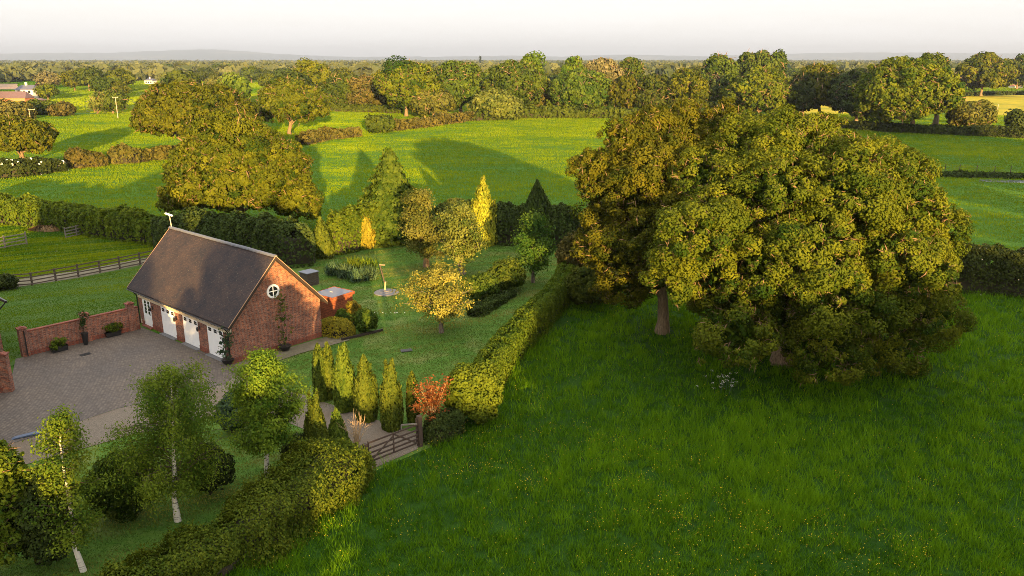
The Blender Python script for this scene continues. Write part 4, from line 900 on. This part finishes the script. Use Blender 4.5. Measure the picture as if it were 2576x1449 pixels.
r = rs(98); X, Y = G(1812, 985); q = Q()
for k in range(26):
    a = r.normal(0, .55, 2); hh = r.uniform(.55, .95); limb(q, (a[0], a[1], 0), (a[0] * 1.2, a[1] * 1.2, hh), .012, .006, r, 4, 3, .03, 1)
    m_ = 14; V, F = leaves(np.column_stack([a[0] * 1.2 + r.normal(0, .06, m_), a[1] * 1.2 + r.normal(0, .07, m_), hh + r.normal(0, .015, m_)]), np.array([0, -.3, 1.]) + r.normal(0, .5, (m_, 3)), .017, r, .9); q.add(V, F, 0, r.uniform(0, 1, m_))
add('cow_parsley', q.mesh('cow_parsley', [M['petal_white'], M['iris']]), None, (X, Y, .04), label='patch of white umbel flowers in the meadow before the oak', cat='wildflower')
r = rs(99); q = Q(); n_ = 14; X, Y = G(1010, 790); xy = np.column_stack([r.uniform(-1.8, 1.8, n_), r.normal(0, .12, n_)]); V, F = leaves(np.column_stack([xy, np.full(n_, .09)]), np.array([0, -.3, 1.]) + r.normal(0, .2, (n_, 3)), .05, r, .8); q.add(V, F, 0, .7)
for k in range(n_): limb(q, (*xy[k], 0), (*xy[k], .09), .01, .006, r, 3, 2 + 1, 0, 1)
add('daisy_row', q.mesh('daisy_row', [M['petal_white'], M['iris']]), None, (X - 1.5, Y, .035), label='scatter of tiny white flowers on the lawn left of the apple tree', cat='wildflower')

# ------------------------------------------------------------------ mid distance: field hedges and the tree belt
hedge('field_hedge', 'dark hedge with white specks below the domed oak', [(-60, 452, 405), (40, 445, 400), (110, 436, 396), (165, 428, 408)], 4, 'dark_leaf', 101, flowers=60)
hedge('field_hedge', 'reddish brown hedge bushes right of the dark hedge', [(165, 424, 380), (215, 420, 374), (272, 416, 388)], 4, 'reddish', 102, rough=.3)
hedge('field_hedge', 'bronze hedge bushes below the wide hedge oak', [(274, 413, 372), (330, 410, 368), (372, 404, 378), (440, 396, 366), (480, 392, 356)], 4, 'reddish', 103, rough=.3)
hedge('field_hedge', 'pale reddish low bushes right of the rounded oak', [(760, 366, 338), (820, 352, 322), (862, 348, 326), (905, 343, 318)], 3.5, 'reddish', 104, rough=.3)
bush('willow_bush', 'grey green round bush alone in the field hedge gap', (956, 334), (923, 992, 290, 334), 'far_leaf', 105)
hedge('field_hedge', 'ragged low hedge running from the round bush to the willows', [(988, 330, 304), (1050, 322, 298), (1120, 312, 288), (1190, 302, 282)], 4, 'reddish', 106, rough=.35)
hedge('field_hedge', 'shaded undergrowth hedge beneath the central tree belt', [(1185, 304, 274), (1300, 298, 268), (1420, 296, 272), (1560, 297, 274), (1720, 300, 275), (1900, 308, 286), (2060, 312, 290)], 7, 'far_leaf', 107, rough=.35)
hedge('field_hedge', 'clipped far hedge crossing behind the right hand meadow', [(2060, 318, 300), (2210, 330, 308), (2330, 336, 316), (2460, 342, 318), (2600, 348, 322), (2760, 352, 326)], 3.5, 'dark_leaf', 108, rough=.25)
hedge('field_hedge', 'low rough bank of weeds beside the field stream', [(2200, 440, 428), (2340, 444, 432), (2480, 447, 435), (2620, 450, 439)], 2.0, 'dark_leaf', 109, rough=.4)
hedge('field_hedge', 'thin hedge line dividing the yellow field from the pale field', [(2230, 244, 236), (2380, 243, 234), (2500, 239, 231), (2700, 238, 230)], 4, 'dark_leaf', 110)
hedge('field_hedge', 'dark hedge at the back of the left belt field', [(800, 280, 258), (900, 282, 262), (1010, 286, 270)], 4, 'far_leaf', 111, rough=.3)
BELT = [  # base, crown box, material, label
 ((860, 278), (815, 905, 190, 272), 'far_leaf', 'mid height tree at the left end of the central belt', 1),
 ((925, 280), (880, 965, 192, 276), 'reddish', 'brownish tree beside the left end of the central belt', 1),
 ((1022, 293), (953, 1094, 149, 270), 'oak_leaf', 'big broad oak with visible pale trunk in the central belt', 1),
 ((1158, 288), (1086, 1214, 146, 280), 'far_leaf', 'big oak with forked orange limbs in the central belt', 1),
 ((1090, 295), (1030, 1140, 231, 284), 'pear_leaf', 'low spreading thorn tree before the central belt', 1),
 ((1240, 300), (1186, 1304, 236, 298), 'pear_leaf', 'pale willow clump before the central belt', 0),
 ((1298, 290), (1224, 1370, 150, 274), 'far_leaf', 'tall dense tree in the middle of the central belt', 1),
 ((1336, 282), (1308, 1362, 140, 215), 'lime_leaf', 'lime green tree top poking above the middle of the belt', 1),
 ((1356, 288), (1336, 1380, 232, 288), 'reddish', 'narrow russet bush in the middle of the belt', 0),
 ((1440, 278), (1414, 1462, 141, 230), 'lime_leaf', 'slender lime green tree behind the bright oak', 1),
 ((1515, 272), (1462, 1568, 146, 215), 'dull_leaf', 'pale blossoming tree behind the bright oak', 1),
 ((1478, 292), (1386, 1538, 174, 288), 'bright_leaf', 'bright green oak with short trunk in the central belt', 1),
 ((1574, 295), (1536, 1604, 188, 285), 'oak_leaf', 'olive tree right of the bright green oak', 1),
 ((1585, 268), (1553, 1618, 147, 210), 'bright_leaf', 'rounded vivid green crown behind the olive tree', 1),
 ((1645, 296), (1600, 1688, 184, 285), 'far_leaf', 'dull olive tree left of the bronze oak top', 1),
 ((1735, 298), (1680, 1775, 168, 285), 'oak_leaf', 'tree half hidden by the top of the bronze oak', 1),
 ((1800, 262), (1764, 1850, 136, 220), 'far_leaf', 'tall feathery tree at the left of the skyline poplars', 1),
 ((1910, 258), (1854, 1962, 128, 215), 'far_leaf', 'tallest feathery tree on the skyline above the right belt', 1),
 ((1960, 258), (1930, 1974, 128, 215), 'far_leaf', 'thin wispy tree at the right end of the skyline poplars', 1),
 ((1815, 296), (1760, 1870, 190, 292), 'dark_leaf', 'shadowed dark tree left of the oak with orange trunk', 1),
 ((1905, 303), (1830, 1994, 176, 290), 'oak_leaf', 'oak with glowing orange trunk in the right belt', 1),
 ((2015, 305), (1984, 2042, 184, 298), 'dark_leaf', 'dark slim tree right of the oak with orange trunk', 1),
 ((2058, 300), (2000, 2116, 157, 280), 'oak_leaf', 'olive tree closing the right end of the belt', 1),
 ((2152, 306), (2096, 2205, 170, 300), 'dark_leaf', 'dark ragged tree left of the massive right oak', 1),
 ((2292, 330), (2160, 2392, 140, 322), 'oak_leaf', 'massive oak behind the far clipped hedge on the right', 1),
 ((2350, 322), (2286, 2385, 134, 240), 'far_leaf', 'upper crown of a second oak behind the massive right oak', 1),
 ((2430, 330), (2388, 2494, 254, 325), 'pear_leaf', 'small spreading tree right of the massive oak', 1),
 ((2466, 242), (2418, 2536, 134, 224), 'oak_leaf', 'lone oak with pale trunk standing in the yellow field edge', 1),
 ((2556, 225), (2528, 2600, 140, 215), 'far_leaf', 'hazy tree beside the lone oak at the right edge', 1),
 ((2556, 324), (2540, 2572, 278, 322), 'dark_leaf', 'small dark bush tree at the right edge of the far hedge', 0),
 ((788, 262), (740, 832, 156, 230), 'oak_leaf', 'dark domed tree above the rounded oak', 1),
 ((245, 286), (230, 272, 232, 283), 'pear_leaf', 'left tree of the lit group behind the crossarm pole', 1),
 ((285, 286), (264, 312, 229, 283), 'far_leaf', 'right tree of the lit group behind the crossarm pole', 1),
 ((106, 246), (90, 122, 217, 245), 'copper_leaf', 'dark purple copper beech beside the white house', 0),
 ((20, 300), (-25, 75, 262, 298), 'reddish', 'russet thicket in front of the long barn', 0),
 ((100, 288), (70, 135, 258, 288), 'far_leaf', 'green thicket in front of the small brick outbuilding', 0),
 ((155, 292), (135, 182, 262, 290), 'reddish', 'bushy thicket on the far edge of the left field', 0),
]
for i, (b, bx, mt, lb, tk) in enumerate(BELT):
    ex_ = (bx[1] - bx[0]) * .07; bx = (bx[0] - ex_, bx[1] + ex_, bx[2] - 2, bx[3] + (b[1] - bx[3]) * (.45 if tk else 0)) if b[1] - bx[3] < 30 else bx
    if tk: broadleaf('field_tree', lb, 'tree', b, bx, mt, 200 + i, dens=2.6, nl=24, lr=(.24, .40), low=-.85, group='trees of the field hedges and belts', rad=max(.3, .03 * HT(bx[0], bx[2], G(*b)[1])))
    else: bush('thicket', lb, b, bx, mt, 200 + i, group='thickets of the field hedges')

# ------------------------------------------------------------------ buildings and poles far left
def house(name, label, px, wpx, eave_px, ridge_px, dpt, wall, roofm, chim=True, wins=True, cat='house', hip=.25):
    X, Y = G(*px); m_ = mpp(Y); Wd = wpx * m_ / 2; ze = HT(px[0], eave_px, Y); zr = HT(px[0], ridge_px, Y)
    root = empty(name, (X, Y, 0), 0, label=label, cat=cat); q = H(); q.box(-Wd, Wd, 0, dpt, 0, ze); q.build('wall', [M[wall]], root)
    q = H(); o = .4; a, b_, c_, d_ = (-Wd - o, -o, ze), (Wd + o, -o, ze), (Wd + o, dpt + o, ze), (-Wd - o, dpt + o, ze); e, f = (-Wd * (1 - hip), dpt / 2, zr), (Wd * (1 - hip), dpt / 2, zr)
    for fc in ((a, b_, f, e), (c_, d_, e, f), (b_, c_, f), (d_, a, e), (d_, c_, b_, a)): q.face(fc)
    rf = q.build('roof', [M[roofm]], root)
    if chim: q = H(); q.box(-Wd * .3, -Wd * .3 + .9, dpt / 2 - .4, dpt / 2 + .4, zr - .8, zr + 1.3); q.build('chimney', [M[wall]], rf)
    if wins:
        for k in (-.6, 0, .6):
            for z in ((ze * .18, ze * .62) if ze > 4 else (ze * .3,)):
                q = H(); q.box(k * Wd - .6, k * Wd + .6, -.06, -.01, z, z + 1.3); q.build('window', [M['glass']], root)
    return root
house('white_house', 'white rendered house with hipped slate roof beyond the left field', (63, 248), 44, 226, 214.5, 9, 'render_white', 'slate')
house('long_barn', 'long low barn with purple tiled roof before the white house', (22, 256), 84, 247, 231, 8, 'far_brick', 'red_tile', False, False, 'barn', .15)
house('brick_outbuilding', 'small orange brick outbuilding right of the long barn', (92, 262), 22, 253, 248, 5, 'far_brick', 'red_tile', False, True, 'outbuilding')
house('brick_house', 'distant tall orange brick house among the trees', (318, 206), 11, 192, 187, 8, 'far_brick', 'red_tile')
house('white_cottage', 'distant white cottage above the crown of the wide hedge oak', (445, 195), 15, 187, 183, 7, 'render_white', 'slate')
house('cream_house', 'distant cream house left of the dark domed tree', (680, 205), 11, 197, 193, 8, 'render_white', 'red_tile', False)
house('white_farm', 'distant white farm buildings left of the orange brick house', (276, 206), 15, 201.5, 199, 9, 'render_white', 'slate', False, False)
house('grey_house', 'distant pale grey house half hidden right of the orange house', (374, 212), 20, 203, 198, 9, 'render_white', 'slate')
house('field_barn', 'distant red roofed farm building at the right edge', (2562, 222), 20, 217, 213, 8, 'render_white', 'far_brick', False, False, 'barn')
house('belt_house', 'distant house gable above the trees left of the central belt', (912, 200), 16, 190, 184, 8, 'far_brick', 'slate', True, False)
def pole(label, px, topx, topy, arm=1.3, lean=True, rad=.16):
    X, Y = G(*px); h = HT(topx, topy, Y); tx = (XA(topx, topy, Y) - X) * .4
    root = empty('utility_pole', (X, Y, 0), R(8), label=label, cat='utility pole', group='utility poles across the fields')
    q = Q(); tube(q, [[0, 0, -.3], [tx / 2, 0, h / 2], [tx, 0, h]], [rad, rad * .85, rad * .7], 8, 0); add('shaft', q.mesh('pole_shaft', [M['pole_wood']], True), root)
    if arm:
        q = H(); q.box(tx - arm, tx + arm, -.09, .09, h - .25, h - .05); cr = q.build('crossarm', [M['pole_wood']], root)
        for k in (-.9, 0, .9):
            q = H(); q.lathe([(.05, 0), (.09, .08), (.05, .16), (.07, .24)], 8, 0, (tx + k * arm, 0, h - .05)); q.build('insulator', [M['render_white']], cr)
pole('tall pale wooden pole with short crossarm at the field edge left of the wide oak', (297, 299), 290, 245, .9)
pole('pale wooden pole with wide crossarm above the domed oak', (76.5, 301), 73, 275, 1.9)
pole('grey pole standing beside the copper beech', (120, 247), 116, 218, .4)
pole('far pale pole in front of the pale hay strip', (197.5, 202), 196, 184, .7, rad=.2)
pole('far pale pole left of the distant white cottage', (377, 196), 376.5, 184, 1.2, rad=.2)
pole('forked top pole left of the massive right oak', (2132, 218), 2135, 189, 1.5, rad=.22)
pole('thin leaning pole in the yellow field beside the small dark bush tree', (2503, 303), 2513, 262, 0, rad=.12)

# ------------------------------------------------------------------ hedgerow trees over the plain, far woods, hills
r = rs(300); VAR = []
for k, (mt, wd, lo) in enumerate((('far_leaf', .50, -.6), ('oak_leaf', .62, -.5), ('far_leaf', .42, -.7), ('reddish', .55, -.7), ('bright_leaf', .48, -.6), ('dark_leaf', .52, -.6), ('pear_leaf', .58, -.7), ('dull_leaf', .55, -.7))):
    rr = rs(310 + k); c, Rr = lumps(rr, wd, wd, .46, 14, lo, (.30, .46)); c = c + np.array([0, 0, .54]); q = Q()
    crown_leaves(q, c, Rr, 1700, .060, rr, .085, None, 1.8, .65, 0, .10)
    tube(q, [[0, 0, -.03], [0, 0, .3], [.01, 0, .6]], [.045, .035, .02], 6, 1, rr)
    VAR.append(q.mesh('hedgerow_tree', [M[mt], M['bark']]))
GRP = ['rounded dark hedgerow tree in the hazy plain beyond the fields', 'broad olive oak in the hazy plain beyond the fields', 'slim upright tree in the hazy plain beyond the fields', 'russet bushy tree in the hazy plain beyond the fields',
       'bright green tree in the hazy plain beyond the fields', 'very dark compact tree in the hazy plain beyond the fields', 'pale yellow green tree in the hazy plain beyond the fields', 'pale blossoming tree in the hazy plain beyond the fields']
SEC = {0: 'rounded dull green tree in the second row behind the central belt', 1: 'broad olive tree in the second row behind the central belt', 4: 'bright green tree in the second row behind the central belt', 5: 'very dark tree in the second row behind the central belt', 6: 'pale yellow green tree in the second row behind the central belt'}
NOGO = [[(-60, 205), (60, 205), (130, 262), (-60, 275)], [(100, 200), (302, 199), (302, 213), (100, 214)], [(305, 221), (475, 220), (475, 245), (305, 245)], [(160, 250), (232, 240), (232, 300), (160, 300)], [(-60, 296), (320, 296), (320, 330), (-60, 330)],
        [(262, 200), (332, 199), (332, 213), (262, 213)], [(360, 198), (392, 198), (392, 216), (360, 216)], [(436, 186), (456, 186), (456, 200), (436, 200)], [(670, 196), (690, 196), (690, 209), (670, 209)], [(2380, 208), (2600, 208), (2600, 330), (2380, 330)], [(1990, 215), (2170, 215), (2170, 330), (1990, 330)], [(700, 276), (2575, 276), (2575, 340), (700, 340)], [(900, 188), (925, 188), (925, 205), (900, 205)], [(185, 182), (210, 182), (210, 204), (185, 204)]]
cnt = 0; tries = 0
wts = np.array([.24, .24, .10, .09, .10, .09, .10, .04])
while cnt < 290 and tries < 20000:
    tries += 1
    d = math.exp(r.uniform(math.log(330), math.log(1750))); a = r.uniform(R(-36), R(36)); X, Y = d * math.sin(a), d * math.cos(a)
    if r.uniform() < .5:                                   # pull half of them onto hedge lines
        u = (X * .86 + Y * .5); w_ = (-X * .5 + Y * .86); w_ = round(w_ / 120) * 120 + r.normal(0, 5); X, Y = u * .86 - w_ * .5, u * .5 + w_ * .86
    if Y < 300: continue
    zc = Y * CP + CH * SP; px = PW / 2 + FPX * X / zc; py = PH / 2 - FPX * (Y * SP - CH * CP) / zc
    if any(inpoly(P_, np.array([px]), np.array([py]))[0] for P_ in NOGO): continue
    mid = px > 700 and py > 225 and px < 2120
    k = r.choice(8, p=wts); hgt = r.uniform(7, 15) * (.75 if k in (3, 6) else 1)
    if mid: hgt = min(hgt, HT(px, 176 + r.uniform(0, 30), Y))
    elif 600 < px and d < 600: hgt *= .8
    if hgt < 4: continue
    o = add('hedgerow_tree', VAR[k], None, (X, Y, 0), r.uniform(0, 6.28), label=GRP[k], cat='tree', group=GRP[k]); o.scale = (hgt * r.uniform(.9, 1.3),) * 2 + (hgt,)
    cnt += 1
R2 = rs(305)
for i in range(30):
    px = 820 + (2080 - 820) * (i + R2.uniform(0, .9)) / 30; Y = R2.uniform(325, 430); X = XA(px, 270, Y); k = R2.choice([0, 0, 1, 1, 5, 4, 6]); hgt = min(R2.uniform(8, 13), HT(px, 172, Y))
    o = add('hedgerow_tree', VAR[k], None, (X, Y, 0), R2.uniform(0, 6.28), label=SEC[k], cat='tree', group=SEC[k]); o.scale = (hgt * R2.uniform(1.0, 1.35),) * 2 + (hgt,)
q = Q(); n_ = 8500; d = np.exp(r.uniform(np.log(800), np.log(7500), n_)); a = r.uniform(R(-37), R(37), n_); X, Y = d * np.sin(a), d * np.cos(a)
hl = r.uniform(0, 1, n_) < .7; u, w_ = X * .92 + Y * .39, -X * .39 + Y * .92; w2 = np.where(hl, np.round(w_ / 170) * 170 + r.normal(0, 7, n_), w_); X, Y = u * .92 - w2 * .39, u * .39 + w2 * .92
hs = r.uniform(6, 14, n_); m_ = 12; i = np.repeat(np.arange(n_), m_); dr = rdir(len(i), r); dr[:, 2] = np.abs(dr[:, 2]) * 1.0 - .15
wd = hs * r.uniform(.45, .9, n_); c = np.column_stack([X[i] + dr[:, 0] * wd[i] * .8, Y[i] + dr[:, 1] * wd[i] * .8, hs[i] * (.45 + .5 * dr[:, 2])])
tt = np.clip(np.repeat(r.normal(.45, .22, n_), m_) + r.normal(0, .08, len(i)), 0, 1)
V, F = leaves(c, dr + r.normal(0, .3, dr.shape), 1.0, r, .75); sc = (wd[i] * .62)[:, None, None]; V = (V.reshape(-1, 4, 3) - c[:, None]) * sc + c[:, None]; q.add(V.reshape(-1, 3), F, 0, tt)
ok = np.repeat(Y[i] > 850, 1); 
add('far_woodland', q.mesh('far_woodland', [M['hazed_leaf']]), None, kind='stuff', label='hazy mass of far woods and hedges below the hills', cat='woodland')
x0, y0 = G(1208, 170); h0 = HT(1208, 141, y0)
r2 = rs(320); q = Q(); V, F = leaves(np.column_stack([r2.normal(0, 1.2, 160), r2.normal(0, 1.2, 160), h0 * r2.uniform(.05, 1, 160) ** 1.0]), rdir(160, r2), 2.2, r2, .4, np.tile([0, 0, 1.], (160, 1))); q.add(V, F, 0, r2.uniform(0, .5, 160))
add('poplar_tree', q.mesh('poplar_tree', [M['dark_leaf']]), None, (x0, y0, 0), label='tiny dark poplar spire on the skyline above the central belt', cat='tree')
prof = [(-400, 134), (0, 134), (100, 135), (240, 133), (350, 133), (450, 129), (520, 126), (560, 124.5), (600, 125), (640, 127), (700, 132), (760, 137), (850, 141), (950, 143.5), (1100, 143), (1220, 141), (1300, 140), (1400, 142.5), (1480, 139), (1560, 137.5), (1640, 139), (1750, 142.5), (1800, 139), (1880, 136), (2000, 134), (2100, 131.5), (2180, 133), (2240, 131.5), (2350, 134), (2450, 134.5), (2575, 133), (3000, 135)]
r3 = rs(330); xs_ = np.arange(-390, 2990, 6.); ys_ = np.interp(xs_, [p[0] for p in prof], [p[1] for p in prof]) + vnoise(xs_, xs_ * 0, r3, 12, (.005, .06)) * .5
rows = [(-.42, 0.), (-.26, .30), (-.12, .72), (0, 1.), (.12, .7), (.3, 0.)]; V = []; YH = 20000.
for f, hh in rows:
    for x, y in zip(xs_, ys_): V.append([(x - PW / 2) / FPX * YH * 1.04 * (1 + f * .35), YH * (1 + f * .35), (HT(x, y, YH)) * hh + (0 if hh in (0, 1) else vnoise(np.array([x]), np.array([f * 900.]), rs(9), 6, (.004, .03))[0] * 18) - (3 if hh == 0 else 0)])
nx = len(xs_); F = [[k * nx + j, k * nx + j + 1, (k + 1) * nx + j + 1, (k + 1) * nx + j] for k in range(len(rows) - 1) for j in range(nx - 1)]
add('hills', mesh_np('hills', V, F, [M['hill']], smooth=True), kind='structure')

# ------------------------------------------------------------------ grass
def ring(r, n, d0, d1, a0, a1, power):
    u = r.uniform(0, 1, n); k = power                       # number per metre of distance ~ d**k
    d = (d0 ** (k + 1) + u * (d1 ** (k + 1) - d0 ** (k + 1))) ** (1 / (k + 1)); a = r.uniform(a0, a1, n); return d * np.sin(a), d * np.cos(a), d
def stuff(name, V, F, mat, tint, label): add(name, mesh_np(name, V, F, [M[mat]], None, tint), None, (0, 0, 0), kind='stuff', label=label, cat='grass' if 'grass' in name else 'flowers')
MEADOW = [(-20, 20), (-12.9, 27.4), (-10.8, 30.6), (-9.0, 34.4), G(945, 1190), G(1132, 1110), G(1436, 750), G(1470, 640), G(2390, 735), G(2900, 752), (75, 5), (-12, 5)]
r = rs(400); x, y, d = ring(r, 34000, 24, 100, R(-25), R(47), -.35); k = inpoly(MEADOW, x, y); x, y, d = x[k], y[k], d[k]
big = vnoise(x, y, rs(1), 16, (.03, .25)); med = vnoise(x, y, rs(2), 20, (.3, 1.2)); tf = r.normal(0, 1, len(x))
h = np.clip(.36 + .12 * big + .12 * med + .10 * tf, .10, .95); per = 18
V, F = blades(np.column_stack([x, y]), h, .034 * (d / 35) ** .9, per, r, .85, .13 * (d / 35) ** .6 * np.exp(.3 * tf), .03)
tn = np.clip(np.repeat(.46 + .17 * big + .17 * med + .15 * tf, per) + r.normal(0, .12, len(F)), 0, 1)
stuff('meadow_grass', V, F, 'grass_blade', tn, 'long uneven green grass of the foreground meadow')
r = rs(401); x, y, d = ring(r, 60000, 24, 80, R(-25), R(47), -.5); k = inpoly(MEADOW, x, y); x, y, d = x[k], y[k], d[k]
f = vnoise(x, y, rs(5), 14, (.02, .12)) * .6 + vnoise(x, y, rs(6), 18, (.12, .5)) * .55; k = ((f > .35) & (r.uniform(0, 1, len(x)) < np.clip((f - .3) * .9, 0, .6))) | ((r.uniform(0, 1, len(x)) < .05)); x, y, d = x[k], y[k], d[k]
c = np.column_stack([x, y, r.uniform(.36, .60, len(x))]); V, F = leaves(c, np.array([0, -.4, 1.]) + r.normal(0, .3, (len(x), 3)), np.full(len(x), .016) * r.uniform(.7, 1.3, len(x)), r, .95)
stuff('buttercups', V, F, 'petal_yellow', r.uniform(0, 1, len(F)), 'patches of small yellow buttercups in the meadow')
PAST = [G(-500, 552), G(0, 560), G(250, 588), G(470, 612), G(790, 640), G(960, 604), G(1250, 606), G(1455, 620), G(1800, 664), G(2390, 722), G(2900, 745), (235, 250), (330, 331), (60, 300), (-60, 318), (-330, 300)]
r = rs(402); x, y, d = ring(r, 900000, 60, 345, R(-40), R(40), -.1); k = inpoly(PAST, x, y); x, y, d = x[k], y[k], d[k]
big = vnoise(x, y, rs(7), 16, (.008, .06)); med = vnoise(x * .5, y * 1.2, rs(8), 22, (.06, .45))
h = np.clip(.20 + .05 * big + .07 * med, .06, .5) * (d / 150) ** .35
V, F = blades(np.column_stack([x, y]), h, (.17 * (d / 120) ** .9), 1, r, .6, .0, .0)
tn = np.clip(.48 + .18 * big + .16 * med + r.normal(0, .05, len(F)), 0, 1)
stuff('pasture_grass', V, F, 'pasture_blade', tn, 'grazed green grass of the pasture fields')
FAR = [(-420, 300), (420, 300), (900, 1000), (-900, 1000)]
r = rs(403); x, y, d = ring(r, 260000, 300, 1000, R(-38), R(38), .0); y0_ = (y > 300) & ~inpoly(PAST, x, y)
for P_ in ([(1990, 236), (2160, 238), (2600, 236), (2600, 300), (1990, 300)], [(-400, 210), (46, 210), (46, 227), (-400, 228)]): y0_ &= ~inpoly([G(*p) for p in P_], x, y)
x, y, d = x[y0_], y[y0_], d[y0_]; fl = vnoise(x, y, rs(11), 12, (.002, .008))
V, F = blades(np.column_stack([x, y]), .30 * (d / 300) ** .8, 1.1 * (d / 300) ** .9, 1, r, .5, 0., 0.)
stuff('far_grass', V, F, 'pasture_blade', np.clip(.55 + .4 * fl + r.normal(0, .06, len(F)), 0, 1), 'sunlit grass of the fields beyond the tree belts')
LAWN = [G(700, 1000), G(610, 940), G(760, 890), G(830, 850), G(800, 690), G(740, 668), G(990, 604), G(1250, 608), G(1430, 630), G(1415, 745), G(1140, 1060), G(1000, 1070)]
LAWN2 = [(-8.5, 37.9), (-9.3, 34.6), (-13.4, 27.8), (-20, 21), (-30, 21), (-29, 32), (-24, 33.5), (-17, 37), (-11.2, 41)]
PADD = [G(-200, 720), G(20, 708), G(198, 683), G(415, 641), G(480, 625), G(377, 612), G(250, 594), G(80, 570), G(-200, 562)]
LEFT = [G(-200, 1000), G(-200, 738), G(20, 729), G(198, 702), G(365, 668), G(370, 815), G(200, 855), G(50, 895), G(0, 935)]
for nm, P_, n_, hh, ww, lb in (('lawn_grass', LAWN, 130000, .05, .07, 'mown garden lawn grass with pale dry streaks'), ('verge_grass', LAWN2, 50000, .07, .05, 'shaded grass under the near birches'), ('paddock_grass', PADD, 90000, .11, .12, 'patchy rough grass of the small paddock'), ('left_lawn_grass', LEFT, 70000, .05, .09, 'smooth green lawn grass behind the brick wall')):
    r = rs(len(nm)); A_ = np.array(P_); x = r.uniform(A_[:, 0].min(), A_[:, 0].max(), n_ * 2); y = r.uniform(A_[:, 1].min(), A_[:, 1].max(), n_ * 2); k = inpoly(P_, x, y); x, y = x[k][:n_], y[k][:n_]
    u, w_ = x * .88 + y * .47, -x * .47 + y * .88
    st = vnoise(u * .25, w_ * 1.4, rs(21), 20, (.12, .7)); bg_ = vnoise(x, y, rs(22), 14, (.02, .15))
    V, F = blades(np.column_stack([x, y]), np.clip(hh * (1 + .4 * st), .02, 1), np.full(len(x), ww), 1, r, .8, 0., .045)
    stuff(nm, V, F, 'pasture_blade' if nm in ('left_lawn_grass', 'paddock_grass') else 'lawn_blade', np.clip((.38 if nm != 'left_lawn_grass' else .3) + (.36 if nm != 'left_lawn_grass' else .2) * st + .18 * bg_ + r.normal(0, .12, len(F)), 0, 1), lb)

# ------------------------------------------------------------------ trees behind the viewpoint: they shade the meadow, as the long shadows in the photo show
r = rs(500); q = Q(); c, Rr = lumps(r, 5.2, 5.2, 5.0, 20, -.55, (.28, .42)); c = c + np.array([0, 0, 6.4]); crown_leaves(q, c, Rr, 9000, .30, r, .7, None, 2.0, .65, 0, .15)
rt = empty('roadside_tree', (0, 0, 0), cat='tree', label='broad tree'); add('crown', q.mesh('roadside_crown', [M['oak_leaf']]), rt); add('trunk', trunk_mesh('roadside_trunk', M['bark'], r, 2.4, 8.5, c, Rr, .3), rt)
BACK = [(-52, -40, .95, 1.1), (-40, -46, .9, 1.1), (-29, -40, .95, 1.1), (-18, -44, 1.45, .8), (-9.4, -42, 1.72, .46), (-2.9, -44, 1.08, .5), (1.5, -42, 1.66, .34), (4.6, -40, 1.18, .4), (11.5, -39, .93, .6), (17, -44, .97, 1.1), (25, -40, 1.02, 1.1), (31, -45, 1.42, 1.1), (38, -40, 1.46, 1.0), (46, -44, 1.5, 1.1), (55, -42, 1.5, 1.1), (65, -40, 1.4, 1.1), (78, -46, 1.42, 1.1), (92, -42, 1.46, 1.1), (107, -45, 1.46, 1.1), (122, -42, 1.46, 1.1), (84, 60, 1.6, 1.0), (97, 68, 1.75, 1.0), (111, 74, 1.75, 1.0), (127, 84, 1.75, 1.0), (143, 92, 1.75, 1.1),
        (-30.5, 34, 1.0, .85), (-39, 37, 1.08, .95), (-58, 36, .85, 1.0), (-69, 33, .9, 1.1)]
for i, (x, y, s, xw) in enumerate(BACK):
    o = rt if i == 0 else copy_tree(rt); o.location = (x, y, 0); o.rotation_euler = (0, 0, i * 1.3); o.scale = (s * xw, s * xw, s)
    o['label'] = 'broad leafy tree outside the view whose long shadow falls across the fields'; o['group'] = 'shading trees around the viewpoint'

# ------------------------------------------------------------------ air
hz = bpy.data.materials.new('haze'); hz.use_nodes = True; t = hz.node_tree; t.nodes.clear(); out = t.nodes.new('ShaderNodeOutputMaterial'); pv = t.nodes.new('ShaderNodeVolumePrincipled')
pv.inputs['Color'].default_value = (.88, .93, 1, 1); pv.inputs['Density'].default_value = HAZE = 8.5e-5; pv.inputs['Anisotropy'].default_value = .7; L(t, pv.outputs[0], out.inputs['Volume'])
q = H(); q.box(-26000, 26000, -900, 27500, -4, 330); q.build('haze', [hz], kind='stuff', label='pale evening haze over the whole plain', cat='haze')
